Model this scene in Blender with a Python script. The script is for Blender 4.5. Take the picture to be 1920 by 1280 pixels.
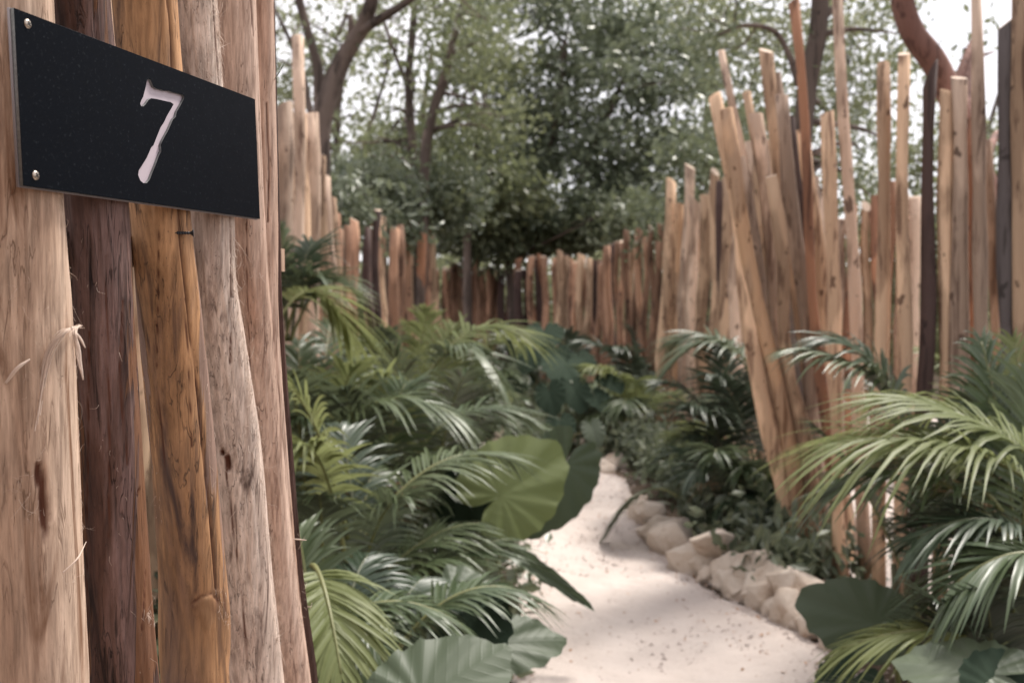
import bpy, math, random
import numpy as np
from mathutils import Vector, Matrix

# ------------------------------------------------------------------ camera, sky, sun
SC = bpy.context.scene
for o in list(bpy.data.objects): bpy.data.objects.remove(o)
F = 1866.7; PITCH = math.atan(72 / F); HC = 1.57
cd = bpy.data.cameras.new('camera'); cam = bpy.data.objects.new('camera', cd)
SC.collection.objects.link(cam); SC.camera = cam
cam.location = (0, 0, HC); cam.rotation_euler = (math.pi / 2 - PITCH, 0, 0)
cd.lens = 35; cd.sensor_width = 36; cd.clip_start = .05; cd.clip_end = 600
cd.dof.use_dof = True; cd.dof.focus_distance = 1.08; cd.dof.aperture_fstop = 7.0

SUN_EL, SUN_AZ = math.radians(57), math.radians(42)      # azimuth from +Y towards +X
w = bpy.data.worlds.new('World'); SC.world = w; w.use_nodes = True
nt = w.node_tree; nt.nodes.clear()
def N(nt, t, **k):
    n = nt.nodes.new(t)
    for a, b in k.items(): setattr(n, a, b)
    return n
sky = N(nt, 'ShaderNodeTexSky', sky_type='NISHITA', sun_disc=False)
sky.sun_elevation = SUN_EL; sky.sun_rotation = SUN_AZ
tc = N(nt, 'ShaderNodeTexCoord'); mp = N(nt, 'ShaderNodeMapping'); mp.inputs['Scale'].default_value = (1.6, 1.6, 4)
nz = N(nt, 'ShaderNodeTexNoise'); nz.inputs['Scale'].default_value = 1.3; nz.inputs['Detail'].default_value = 5
mr = N(nt, 'ShaderNodeMapRange'); mr.inputs[1].default_value = .3; mr.inputs[2].default_value = .7
mr.inputs[3].default_value = .80; mr.inputs[4].default_value = .97
mx = N(nt, 'ShaderNodeMix', data_type='RGBA'); mx.inputs[7].default_value = (7.1, 6.85, 7.0, 1)
bg = N(nt, 'ShaderNodeBackground'); bg.inputs[1].default_value = .1
out = N(nt, 'ShaderNodeOutputWorld'); L = nt.links.new
L(tc.outputs['Generated'], mp.inputs[0]); L(mp.outputs[0], nz.inputs[0]); L(nz.outputs[0], mr.inputs[0])
L(mr.outputs[0], mx.inputs[0]); L(sky.outputs[0], mx.inputs[6]); L(mx.outputs[2], bg.inputs[0]); L(bg.outputs[0], out.inputs[0])

sd = bpy.data.lights.new('sun', 'SUN'); sun = bpy.data.objects.new('sun', sd); SC.collection.objects.link(sun)
sd.energy = 2.9; sd.angle = math.radians(11); sd.color = (1, .94, .87)
dv = Vector((math.sin(SUN_AZ) * math.cos(SUN_EL), math.cos(SUN_AZ) * math.cos(SUN_EL), math.sin(SUN_EL)))
sun.rotation_euler = dv.to_track_quat('Z', 'Y').to_euler()
SC.view_settings.view_transform = 'Standard'; SC.view_settings.look = 'None'
SC.view_settings.gamma = 1; SC.view_settings.use_curve_mapping = False; SC.view_settings.exposure = 1.02
SC.render.engine = 'CYCLES'; SC.cycles.use_denoising = True; SC.cycles.max_bounces = 7
SC.cycles.transparent_max_bounces = 4; SC.cycles.diffuse_bounces = 4; SC.cycles.caustics_reflective = False

# ------------------------------------------------------------------ helpers
R = random.Random(7); NR = np.random.RandomState(7)
UPV = np.array([0, math.sin(PITCH), math.cos(PITCH)]); FWV = np.array([0, math.cos(PITCH), -math.sin(PITCH)])
CAM = np.array([0, 0, HC])
def ray(px, py):
    d = np.array([1., 0, 0]) * (px - 960) / F + UPV * (640 - py) / F + FWV
    return d / d[1]
def P(px, py, d): return CAM + ray(px, py) * d
def G(px, d): return np.array([ray(px, 568)[0] * d, d, 0.])          # ground point at distance d
def norm(v): return v / (np.linalg.norm(v) + 1e-9)
COL = SC.collection
def tag(o, label, cat, group=None, kind=None):
    if label: o['label'] = label
    if cat: o['category'] = cat
    if group: o['group'] = group
    if kind: o['kind'] = kind
    return o
def thing(name, label, cat, loc=(0, 0, 0), group=None):
    o = bpy.data.objects.new(name, None); COL.objects.link(o); o.location = loc
    o.empty_display_size = .1
    return tag(o, label, cat, group)
def mesh(name, V, Fc, mats, smooth=True, midx=None, attrs=None, uv=None):
    V = np.asarray(V, dtype=np.float32); me = bpy.data.meshes.new(name)
    if isinstance(Fc, np.ndarray):
        n, k = Fc.shape
        me.vertices.add(len(V)); me.vertices.foreach_set('co', V.ravel())
        me.loops.add(n * k); me.loops.foreach_set('vertex_index', Fc.astype(np.int32).ravel())
        me.polygons.add(n); me.polygons.foreach_set('loop_start', np.arange(0, n * k, k, dtype=np.int32))
        me.update(calc_edges=True)
    else:
        me.from_pydata([tuple(map(float, v)) for v in V], [], Fc)
    for m in (mats if isinstance(mats, (list, tuple)) else [mats]): me.materials.append(m)
    me.polygons.foreach_set('use_smooth', np.full(len(me.polygons), smooth))
    if midx is not None: me.polygons.foreach_set('material_index', np.asarray(midx, dtype=np.int32))
    for an, arr in (attrs or {}).items():
        at = me.attributes.new(an, 'FLOAT', 'POINT'); at.data.foreach_set('value', np.asarray(arr, dtype=np.float32))
    if uv is not None:
        u = me.uv_layers.new(name='UVMap'); li = np.zeros(len(me.loops), dtype=np.int32)
        me.loops.foreach_get('vertex_index', li)
        u.data.foreach_set('uv', np.asarray(uv, dtype=np.float32)[li].ravel())
    me.update(); return me
def obj(name, me, parent=None, loc=(0, 0, 0)):
    o = bpy.data.objects.new(name, me); COL.objects.link(o); o.location = tuple(map(float, loc))
    if parent: o.parent = parent
    return o
def _h(ix, iy, iz):
    n = (ix * 374761393 + iy * 668265263 + iz * 2147483647 * 3 + 1013904223) & 0x7fffffff
    n = ((n ^ (n >> 13)) * 1274126177) & 0x7fffffff
    n = ((n ^ (n >> 15)) * 2246822519) & 0x7fffffff
    return ((n ^ (n >> 16)) & 0xffff) / 65535.
def vnoise(p):
    i = np.floor(p).astype(np.int64); f = p - i; f = f * f * (3 - 2 * f); r = 0
    for dx in (0, 1):
        for dy in (0, 1):
            for dz in (0, 1):
                wgt = (f[:, 0] if dx else 1 - f[:, 0]) * (f[:, 1] if dy else 1 - f[:, 1]) * (f[:, 2] if dz else 1 - f[:, 2])
                r = r + wgt * _h(i[:, 0] + dx, i[:, 1] + dy, i[:, 2] + dz)
    return r
def fbm(p, o=4):
    r = 0; a = .5; s = 0
    for k in range(o): r = r + a * vnoise(p * 2 ** k + 17.3 * k); s += a; a *= .5
    return r / s - .5
def tube(pts, rad, sides=8, cap=True):
    pts = np.asarray(pts, float); n = len(pts); rad = np.broadcast_to(np.asarray(rad, float), (n,))
    T = np.gradient(pts, axis=0); T /= np.linalg.norm(T, axis=1)[:, None] + 1e-9
    a = np.array([1., 0, 0]) if abs(T[0][0]) < .8 else np.array([0, 1., 0]); V = []
    for i in range(n):
        a = norm(a - T[i] * (a @ T[i])); b = np.cross(T[i], a)
        th = np.arange(sides) * 2 * np.pi / sides
        V.append(pts[i] + rad[i] * (np.cos(th)[:, None] * a + np.sin(th)[:, None] * b))
    V = np.concatenate(V); Fc = []
    for i in range(n - 1):
        for j in range(sides):
            k = (j + 1) % sides
            Fc.append((i * sides + j, i * sides + k, (i + 1) * sides + k, (i + 1) * sides + j))
    if cap: Fc.append(tuple(range((n - 1) * sides, n * sides))); Fc.append(tuple(reversed(range(sides))))
    return V, Fc
def smoothline(pts, n):
    pts = np.asarray(pts, float); m = len(pts); q = np.vstack([2 * pts[0] - pts[1], pts, 2 * pts[-1] - pts[-2]])
    t = np.linspace(0, m - 1 - 1e-6, n); o = []
    for x in t:
        i = int(x); u = x - i; a, b, c, d = q[i], q[i + 1], q[i + 2], q[i + 3]
        o.append(.5 * (2 * b + (c - a) * u + (2 * a - 5 * b + 4 * c - d) * u * u + (3 * b - a - 3 * c + d) * u ** 3))
    return np.array(o)
def join(parts):
    V = []; Fc = []; o = 0
    for v, f in parts:
        V.append(np.asarray(v)); Fc += [tuple(i + o for i in q) for q in f]; o += len(v)
    return np.concatenate(V), Fc
def box(c, ax, ay, az):
    c = np.asarray(c); V = [c + sx * ax + sy * ay + sz * az for sx in (-1, 1) for sy in (-1, 1) for sz in (-1, 1)]
    return np.array(V), [(0, 1, 3, 2), (4, 6, 7, 5), (0, 4, 5, 1), (2, 3, 7, 6), (0, 2, 6, 4), (1, 5, 7, 3)]

# ------------------------------------------------------------------ materials
def newmat(name):
    m = bpy.data.materials.new(name); m.use_nodes = True; t = m.node_tree; t.nodes.clear()
    o = N(t, 'ShaderNodeOutputMaterial'); b = N(t, 'ShaderNodeBsdfPrincipled')
    t.links.new(b.outputs[0], o.inputs[0]); return m, t, b, o
def noise(t, vec, scale, detail=4, rough=.55, dist=0):
    n = N(t, 'ShaderNodeTexNoise'); n.inputs['Scale'].default_value = scale; n.inputs['Detail'].default_value = detail
    n.inputs['Roughness'].default_value = rough; n.inputs['Distortion'].default_value = dist
    if vec is not None: t.links.new(vec, n.inputs['Vector'])
    return n.outputs[0]
def mapping(t, vec, scale):
    m = N(t, 'ShaderNodeMapping'); m.inputs['Scale'].default_value = scale; t.links.new(vec, m.inputs[0]); return m.outputs[0]
def ramp(t, fac, stops, interp='LINEAR'):
    r = N(t, 'ShaderNodeValToRGB'); r.color_ramp.interpolation = interp; e = r.color_ramp.elements
    while len(e) < len(stops): e.new(.5)
    for i, (p, c) in enumerate(stops):
        e[i].position = p; e[i].color = (*c, 1) if len(c) == 3 else c
    t.links.new(fac, r.inputs[0]); return r.outputs[0]
def mix(t, fac, a, b, mode='MIX'):
    m = N(t, 'ShaderNodeMix', data_type='RGBA', blend_type=mode)
    for s, v in ((0, fac), (6, a), (7, b)):
        if isinstance(v, (int, float)): m.inputs[s].default_value = v
        elif isinstance(v, tuple): m.inputs[s].default_value = (*v, 1)
        else: t.links.new(v, m.inputs[s])
    return m.outputs[2]
def mrange(t, v, a, b, c=0, d=1):
    m = N(t, 'ShaderNodeMapRange'); t.links.new(v, m.inputs[0])
    for i, x in enumerate((a, b, c, d)): m.inputs[i + 1].default_value = x
    return m.outputs[0]
def math_(t, op, a, b=None):
    m = N(t, 'ShaderNodeMath', operation=op)
    for i, v in enumerate((a, b)):
        if v is None: continue
        if isinstance(v, (int, float)): m.inputs[i].default_value = v
        else: t.links.new(v, m.inputs[i])
    return m.outputs[0]
def bump(t, b, h, strength, dist):
    n = N(t, 'ShaderNodeBump'); n.inputs['Strength'].default_value = strength; n.inputs['Distance'].default_value = dist
    t.links.new(h, n.inputs['Height']); t.links.new(n.outputs[0], b.inputs['Normal'])
def simple(name, col, rough=.6, metal=0, var=.15, scale=40):
    m, t, b, o = newmat(name); tc = N(t, 'ShaderNodeTexCoord')
    n = noise(t, tc.outputs['Object'], scale, 5)
    c = mix(t, mrange(t, n, .3, .7), tuple(x * (1 - var) for x in col), tuple(min(1, x * (1 + var)) for x in col))
    t.links.new(c, b.inputs['Base Color']); b.inputs['Roughness'].default_value = rough; b.inputs['Metallic'].default_value = metal
    return m

def near_bark(name, cols, streak, patch=None, patch_amt=.5, sc=22, speck=.3, crack=(.09, .03, .015), grain=.35, bstr=.5, low=None):
    """bark / debarked timber seen from a metre: long colour streaks, grain, plates, specks, cracks"""
    m, t, b, o = newmat(name); tc = N(t, 'ShaderNodeTexCoord'); ob = tc.outputs['Object']
    v1 = mapping(t, ob, (1, 1, .13)); n1 = noise(t, v1, sc, 6, .6, .6)
    k = len(cols); col = ramp(t, mrange(t, n1, .3, .7), [(i / (k - 1), c) for i, c in enumerate(cols)])
    v2 = mapping(t, ob, (1, 1, .09)); n2 = noise(t, v2, sc * 9, 5, .65, .3)
    col = mix(t, grain, col, ramp(t, n2, [(.3, (.30, .27, .25)), (.5, (.8, .78, .76)), (.7, (1.25, 1.25, 1.25))]), 'MULTIPLY')
    n3 = noise(t, mapping(t, ob, (1, 1, .09)), sc * 2.3, 7, .6, 1.2)
    col = mix(t, mrange(t, n3, .54, .68), col, streak)                       # dark long streaks
    n7 = noise(t, mapping(t, ob, (1, 1, .07)), sc * 5.5, 3, .5, .9); ck = mrange(t, math_(t, 'ABSOLUTE', math_(t, 'SUBTRACT', n7, .5)), .0, .016, 1, 0)
    ckm = math_(t, 'MULTIPLY', ck, mrange(t, noise(t, mapping(t, ob, (1, 1, .3)), sc * 1.7, 3), .46, .58)); col = mix(t, math_(t, 'MULTIPLY', ckm, .75), col, tuple(x * .6 for x in streak))
    h = math_(t, 'ADD', math_(t, 'MULTIPLY', ckm, -.5), math_(t, 'MULTIPLY', n2, .5)); h = math_(t, 'ADD', h, 0)
    h = math_(t, 'ADD', h, math_(t, 'MULTIPLY', n3, -.45))
    if patch:
        n4 = noise(t, mapping(t, ob, (1, 1, .085)), sc * 1.5, 4, .5, .5)
        e = mrange(t, n4, patch_amt, patch_amt + .018); edge = mrange(t, math_(t, 'ABSOLUTE', math_(t, 'SUBTRACT', n4, patch_amt)), 0, .018, 1, 0)
        pc = mix(t, mrange(t, n2, .3, .7), patch, tuple(x * 1.5 for x in patch))
        col = mix(t, e, col, pc); col = mix(t, math_(t, 'MULTIPLY', edge, .55), col, tuple(x * .35 for x in streak))
        h = math_(t, 'ADD', h, math_(t, 'MULTIPLY', e, -.5))
    ns = noise(t, mapping(t, ob, (1, 1, .45)), 420, 2)
    col = mix(t, math_(t, 'MULTIPLY', mrange(t, ns, .66, .73), speck), col, tuple(x * .5 for x in streak))
    nl = noise(t, mapping(t, ob, (1, 1, .6)), 9, 3)
    col = mix(t, mrange(t, nl, .42, .68, 0, .5), col, mix(t, .5, col, low or (.34, .27, .24)))
    at = N(t, 'ShaderNodeAttribute'); at.attribute_name = 'crack'
    col = mix(t, at.outputs['Fac'], col, crack)
    ak = N(t, 'ShaderNodeAttribute'); ak.attribute_name = 'knot'
    kc = mix(t, mrange(t, n3, .4, .62), (.30, .17, .085), (.17, .08, .04))
    col = mix(t, ak.outputs['Fac'], col, kc)
    t.links.new(col, b.inputs['Base Color']); b.inputs['Roughness'].default_value = .72
    b.inputs['Specular IOR Level'].default_value = .3
    bump(t, b, h, bstr, .003); return m

def far_bark(name, a, c, dark, sc=8, var=.38):
    """poles further off; each object shifts its own tone a little"""
    m, t, b, o = newmat(name); tc = N(t, 'ShaderNodeTexCoord'); oi = N(t, 'ShaderNodeObjectInfo')
    ad = N(t, 'ShaderNodeVectorMath', operation='ADD'); t.links.new(tc.outputs['Object'], ad.inputs[0])
    cm = N(t, 'ShaderNodeCombineXYZ'); t.links.new(math_(t, 'MULTIPLY', oi.outputs['Random'], 40), cm.inputs[2]); t.links.new(cm.outputs[0], ad.inputs[1])
    v = ad.outputs[0]
    n1 = noise(t, mapping(t, v, (1, 1, .1)), sc, 5, .6, .5)
    col = mix(t, mrange(t, n1, .32, .68), a, c)
    n2 = noise(t, mapping(t, v, (1, 1, .07)), sc * 4.2, 5, .6, .5)
    col = mix(t, mrange(t, n2, .52, .60, 0, .8), col, dark)
    n5 = noise(t, mapping(t, v, (1, 1, .35)), sc * .6, 4, .5)
    col = mix(t, mrange(t, n5, .50, .56, 0, .75), col, tuple(min(1, x * 1.5) for x in a))
    n6 = noise(t, mapping(t, v, (1, 1, .55)), sc * 2.2, 2, .5); col = mix(t, mrange(t, n6, .66, .70, 0, .85), col, tuple(x * .8 for x in dark))
    g = math_(t, 'ADD', math_(t, 'MULTIPLY', oi.outputs['Random'], var * 2), 1 - var)
    gm = N(t, 'ShaderNodeCombineColor'); [t.links.new(g, gm.inputs[i]) for i in range(3)]
    col = mix(t, 1., col, gm.outputs[0], 'MULTIPLY')
    t.links.new(col, b.inputs['Base Color']); b.inputs['Roughness'].default_value = .8; b.inputs['Specular IOR Level'].default_value = .25
    bump(t, b, math_(t, 'SUBTRACT', n1, n2), .6, .02); return m

def leaf_mat(name, a, c, rough=.42, trans=.35, back=None, spec=.5, veins=False, attr=False):
    m, t, b, o = newmat(name); oi = N(t, 'ShaderNodeObjectInfo'); tc = N(t, 'ShaderNodeTexCoord')
    if attr:
        at = N(t, 'ShaderNodeAttribute'); at.attribute_name = 'tint'; fac = at.outputs['Fac']
    else:
        nn = noise(t, tc.outputs['Object'], 6, 3)
        av = N(t, 'ShaderNodeAttribute'); av.attribute_name = 'leafvar'
        fac = math_(t, 'ADD', math_(t, 'MULTIPLY', oi.outputs['Random'], .5), math_(t, 'ADD', math_(t, 'MULTIPLY', nn, .25), math_(t, 'MULTIPLY', av.outputs['Fac'], .3)))
    col = mix(t, fac, a, c)
    if veins:
        uv = N(t, 'ShaderNodeUVMap'); sp = N(t, 'ShaderNodeSeparateXYZ'); t.links.new(uv.outputs[0], sp.inputs[0])
        ax = math_(t, 'ABSOLUTE', sp.outputs[0])
        q = math_(t, 'SUBTRACT', sp.outputs[1], math_(t, 'MULTIPLY', ax, .75))
        pp = math_(t, 'PINGPONG', math_(t, 'MULTIPLY', q, 7.5), .5)
        vl = mrange(t, pp, .0, .09, .8, 0); mid = mrange(t, ax, .008, .02, 1, 0)
        vm = math_(t, 'MAXIMUM', vl, mid)
        nb = noise(t, tc.outputs['Object'], 14, 4)
        col = mix(t, mrange(t, nb, .5, .7, 0, .4), col, tuple(x * .6 for x in a))
        col = mix(t, math_(t, 'MULTIPLY', vm, .38), col, tuple(min(1, x * 2.2 + .03) for x in c))
        nz2 = noise(t, tc.outputs['Object'], 26, 3); col = mix(t, mrange(t, nz2, .68, .72, 0, .7), col, (.15, .115, .05))
        bump(t, b, math_(t, 'SUBTRACT', math_(t, 'MULTIPLY', pp, .6), vm), .14, .008)
    if back:
        gm = N(t, 'ShaderNodeNewGeometry'); col = mix(t, gm.outputs['Backfacing'], col, back)
    t.links.new(col, b.inputs['Base Color']); b.inputs['Roughness'].default_value = rough
    b.inputs['Specular IOR Level'].default_value = spec
    tr = N(t, 'ShaderNodeBsdfTranslucent')
    tcx = mix(t, .5, col, tuple(min(1, x * 1.6) for x in c)); t.links.new(tcx, tr.inputs[0])
    ms = N(t, 'ShaderNodeMixShader'); ms.inputs[0].default_value = trans
    t.links.new(b.outputs[0], ms.inputs[1]); t.links.new(tr.outputs[0], ms.inputs[2]); t.links.new(ms.outputs[0], o.inputs[0])
    return m

M = {}
M['p1'] = near_bark('tan_debarked_wood', [(0.354, 0.228, 0.158), (0.489, 0.343, 0.250), (0.586, 0.438, 0.335), (0.408, 0.276, 0.195)], (.17, .085, .045), sc=17, speck=.3, grain=.75, bstr=.5, low=(.36, .26, .20))
M['p2'] = near_bark('purple_brown_bark', [(0.060, 0.029, 0.023), (0.113, 0.058, 0.043), (0.198, 0.122, 0.108), (0.093, 0.045, 0.031)], (.022, .011, .009), (.115, .05, .022), .575, sc=19, speck=.4, grain=.7, bstr=1., low=(.13, .085, .08))
M['p3'] = near_bark('orange_brown_bark', [(0.158, 0.089, 0.062), (0.345, 0.184, 0.088), (0.519, 0.286, 0.141), (0.423, 0.266, 0.172)], (.06, .033, .026), (.20, .13, .10), .60, sc=16, speck=.4, grain=.7, bstr=.8, low=(.27, .19, .145))
M['p4'] = near_bark('grey_stripped_wood', [(0.391, 0.273, 0.212), (0.551, 0.423, 0.350), (0.720, 0.588, 0.499), (0.463, 0.335, 0.262)], (.13, .085, .065), sc=24, speck=.8, grain=.7, bstr=.8, low=(.38, .31, .28))
M['p5'] = near_bark('pink_tan_wood', [(0.381, 0.232, 0.166), (0.520, 0.354, 0.270), (0.622, 0.458, 0.367), (0.432, 0.281, 0.207)], (.17, .09, .06), sc=20, speck=.45, grain=.7, bstr=.7, low=(.38, .28, .235))
M['p7'] = near_bark('dark_brown_bark', [(.045, .022, .017), (.07, .035, .026), (.10, .05, .04)], (.03, .015, .012), sc=20, bstr=.8, low=(.08, .04, .03))
M['wood'] = far_bark('debarked_pole_wood', (.46, .315, .21), (.35, .225, .145), (.12, .065, .042))
M['pink'] = far_bark('pinkish_pole_wood', (.46, .34, .26), (.345, .24, .175), (.14, .085, .062))
M['orange'] = far_bark('orange_pole_wood', (.42, .26, .155), (.48, .32, .215), (.16, .08, .042))
M['reddish'] = far_bark('red_brown_pole_bark', (.27, .135, .08), (.20, .10, .065), (.08, .04, .03))
M['dark'] = far_bark('dark_pole_bark', (.055, .034, .03), (.075, .048, .042), (.03, .018, .016), var=.15)
M['greydark'] = far_bark('grey_pole_bark', (.105, .088, .085), (.075, .062, .06), (.045, .036, .033), var=.15)
M['farwood'] = far_bark('distant_pole_wood', (.32, .185, .12), (.22, .122, .078), (.07, .038, .028), sc=5, var=.45)  # colours lowered to stand in for shade on the far fence
M['cut'] = simple('fresh_cut_wood', (.50, .38, .29), .8, 0, .2, 30)
M['trunk'] = far_bark('grey_brown_tree_bark', (.12, .09, .075), (.075, .055, .046), (.035, .026, .022), sc=6, var=.1)
M['gumbo'] = far_bark('smooth_red_brown_bark', (.21, .115, .09), (.15, .075, .058), (.08, .038, .03), sc=5, var=.05)
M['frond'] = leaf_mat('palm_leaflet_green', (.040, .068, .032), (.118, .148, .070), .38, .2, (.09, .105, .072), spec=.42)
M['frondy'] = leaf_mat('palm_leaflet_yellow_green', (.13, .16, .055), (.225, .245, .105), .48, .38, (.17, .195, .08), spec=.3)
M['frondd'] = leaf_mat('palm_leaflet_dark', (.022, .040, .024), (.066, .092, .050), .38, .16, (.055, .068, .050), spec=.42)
M['dry'] = leaf_mat('dry_palm_leaflet', (.20, .135, .075), (.29, .21, .125), .7, .2, spec=.2)
M['rachis'] = simple('palm_rachis', (.15, .155, .055), .45)
M['rachisd'] = simple('palm_rachis_dark', (.075, .085, .04), .45)
M['stem'] = simple('palm_stem', (.10, .095, .05), .6)
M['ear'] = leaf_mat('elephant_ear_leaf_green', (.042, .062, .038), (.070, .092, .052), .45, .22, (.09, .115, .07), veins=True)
M['earl'] = leaf_mat('elephant_ear_leaf_backlit', (.15, .195, .058), (.20, .24, .085), .55, .45, (.175, .215, .075), veins=True)  # colour raised above the other leaves to stand in for light from behind
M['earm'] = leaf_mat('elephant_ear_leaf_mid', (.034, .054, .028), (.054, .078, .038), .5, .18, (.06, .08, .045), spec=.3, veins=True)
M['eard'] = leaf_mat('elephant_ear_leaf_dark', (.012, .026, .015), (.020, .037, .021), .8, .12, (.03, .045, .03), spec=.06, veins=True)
M['crown'] = leaf_mat('tree_leaf_green', (.058, .080, .044), (.185, .205, .12), .40, .28, attr=True)
M['crownd'] = leaf_mat('tree_leaf_dark', (.060, .080, .052), (.185, .21, .13), .38, .22, attr=True)
M['crowny'] = leaf_mat('tree_leaf_olive', (.075, .098, .046), (.175, .19, .10), .45, .42, attr=True)
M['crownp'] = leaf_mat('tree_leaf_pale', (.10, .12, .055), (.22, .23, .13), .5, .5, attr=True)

def ground_mat(name, a, c, d, sc):
    m, t, b, o = newmat(name); tc = N(t, 'ShaderNodeTexCoord'); v = tc.outputs['Object']
    n1 = noise(t, v, sc, 6, .6); n2 = noise(t, v, sc * 14, 5, .7); n3 = noise(t, v, sc * .35, 3)
    col = mix(t, mrange(t, n1, .3, .7), a, c); col = mix(t, mrange(t, n2, .6, .75, 0, .6), col, d)
    col = mix(t, mrange(t, n3, .45, .7, 0, .35), col, d)
    t.links.new(col, b.inputs['Base Color']); b.inputs['Roughness'].default_value = .95; b.inputs['Specular IOR Level'].default_value = .15
    bump(t, b, math_(t, 'ADD', n1, n2), .5, .02); return m
M['soil'] = ground_mat('dark_soil', (.055, .038, .026), (.10, .072, .05), (.03, .022, .016), 3)
M['sand'] = ground_mat('white_sand', (.52, .45, .41), (.59, .52, .475), (.38, .30, .25), 2.5)
def rock_mat():
    m, t, b, o = newmat('limestone'); tc = N(t, 'ShaderNodeTexCoord'); oi = N(t, 'ShaderNodeObjectInfo')
    ad = N(t, 'ShaderNodeVectorMath', operation='ADD'); t.links.new(tc.outputs['Object'], ad.inputs[0])
    cm = N(t, 'ShaderNodeCombineXYZ'); [t.links.new(math_(t, 'MULTIPLY', oi.outputs['Random'], 30 + i), cm.inputs[i]) for i in range(3)]
    t.links.new(cm.outputs[0], ad.inputs[1]); v = ad.outputs[0]
    n1 = noise(t, v, 9, 6, .6); n2 = noise(t, v, 40, 5, .7)
    col = mix(t, mrange(t, n1, .35, .65), (.64, .555, .475), (.53, .43, .345))
    col = mix(t, mrange(t, n2, .58, .72, 0, .6), col, (.26, .18, .12)); col = mix(t, mrange(t, n1, .60, .72, 0, .6), col, (.30, .20, .135))
    t.links.new(col, b.inputs['Base Color']); b.inputs['Roughness'].default_value = .9
    bump(t, b, math_(t, 'ADD', n1, n2), .7, .012); return m
M['rock'] = rock_mat()
M['litter'] = simple('dry_leaf', (.38, .22, .13), .8, 0, .5, 8)
M['pebble'] = simple('limestone_chip', (.50, .42, .38), .9, 0, .25, 5)
M['fibre'] = simple('bark_fibre', (.58, .46, .38), .8)
M['steel'] = simple('dull_steel', (.42, .36, .30), .35, .9)
M['slot'] = simple('screw_recess_shade', (.03, .025, .02), .6)  # dark bars paint the shade of the cross recess; nothing is cut
M['blackscrew'] = simple('black_phosphate_screw', (.03, .033, .038), .45, .6)
def sign_mat():
    m, t, b, o = newmat('black_sign_face'); tc = N(t, 'ShaderNodeTexCoord'); v = tc.outputs['Object']
    n = noise(t, v, 240, 3); n2 = noise(t, v, 60, 5, .6); n3 = noise(t, v, 700, 2)
    col = mix(t, mrange(t, n, .60, .72, 0, .5), (.0020, .0030, .0052), (.030, .034, .040))
    col = mix(t, mrange(t, n3, .70, .76, 0, .55), col, (.045, .045, .045)); col = mix(t, mrange(t, n2, .5, .75, 0, .35), col, (.0035, .0045, .006))
    t.links.new(col, b.inputs['Base Color']); t.links.new(mrange(t, n2, .3, .7, .30, .44), b.inputs['Roughness'])
    b.inputs['Specular IOR Level'].default_value = .03; return m
M['sign'] = sign_mat()
M['signcore'] = simple('white_sign_core', (.44, .375, .41), .5, 0, .05, 20)
M['signcut'] = simple('milled_sign_edge', (.13, .135, .135), .5, 0, .3, 300)
M['signback'] = simple('shaded_sign_back', (.20, .18, .19), .5, 0, .1, 20)  # grey stands in for shade on the pale backing's edge

# ------------------------------------------------------------------ ground, path
def sheet(name, poly, z, mat, jitter=0):
    V = [(x, y, z) for x, y in poly]; o = obj(name, mesh(name, V, [tuple(range(len(V)))], mat, False)); o['kind'] = 'structure'; return o
sheet('ground', [(-250, -120), (250, -120), (250, 320), (-250, 320)], 0, M['soil'])
pr = [(.75, -3), (.95, 0), (1.25, 2), (1.42, 3.6), (1.44, 4.3), (1.32, 4.75), (1.10, 5.3), (.93, 6.2), (.93, 7.4), (.97, 8.6), (.70, 9.8), (-.2, 11.2), (-1.2, 12.2)]
pl = [(-.20, -3), (-.15, 0), (-.15, 2), (-.10, 3.4), (-.04, 4.3), (.02, 5.3), (-.05, 6.3), (-.08, 7.2), (-.1, 8.2), (-.5, 9.3), (-1.2, 10.6), (-2.0, 11.6)]
NP = 420; a = smoothline([(x, y, 0) for x, y in pr], NP)[:, :2]; b = smoothline([(x, y, 0) for x, y in pl], NP)[:, :2]
for arr in (a, b):
    arr[:, 0] += .10 * fbm(np.c_[arr * 3, np.zeros(NP)], 4) * 2
pg = 44; V = []; Fc = []
for i in range(NP):
    for j in range(pg):
        q = a[i] * (1 - j / (pg - 1)) + b[i] * j / (pg - 1); V.append((q[0], q[1], 0))
V = np.array(V); e = np.tile(np.minimum(np.arange(pg), pg - 1 - np.arange(pg)), NP)
V[:, 2] = .006 + (.030 * (fbm(V * 2.6, 3) + .5) + .026 * np.clip(fbm(V * 7.5 + 9, 3), -.3, .3) + .012 * fbm(V * 24, 2)) * np.clip(e / 4, 0, 1); V[:, 2] = np.maximum(V[:, 2], .005)
for i in range(NP - 1):
    for j in range(pg - 1): Fc.append((i * pg + j, i * pg + j + 1, (i + 1) * pg + j + 1, (i + 1) * pg + j))
o = obj('path', mesh('path', V, Fc, M['sand'])); o['kind'] = 'structure'
sheet('sandy_clearing', [(1.82, 5.75), (2.1, 5.2), (2.6, 4.75), (9, 4), (12, 9), (9, 13), (5, 14), (2.6, 10.5), (2.2, 7.5)], .004, M['sand'])

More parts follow.
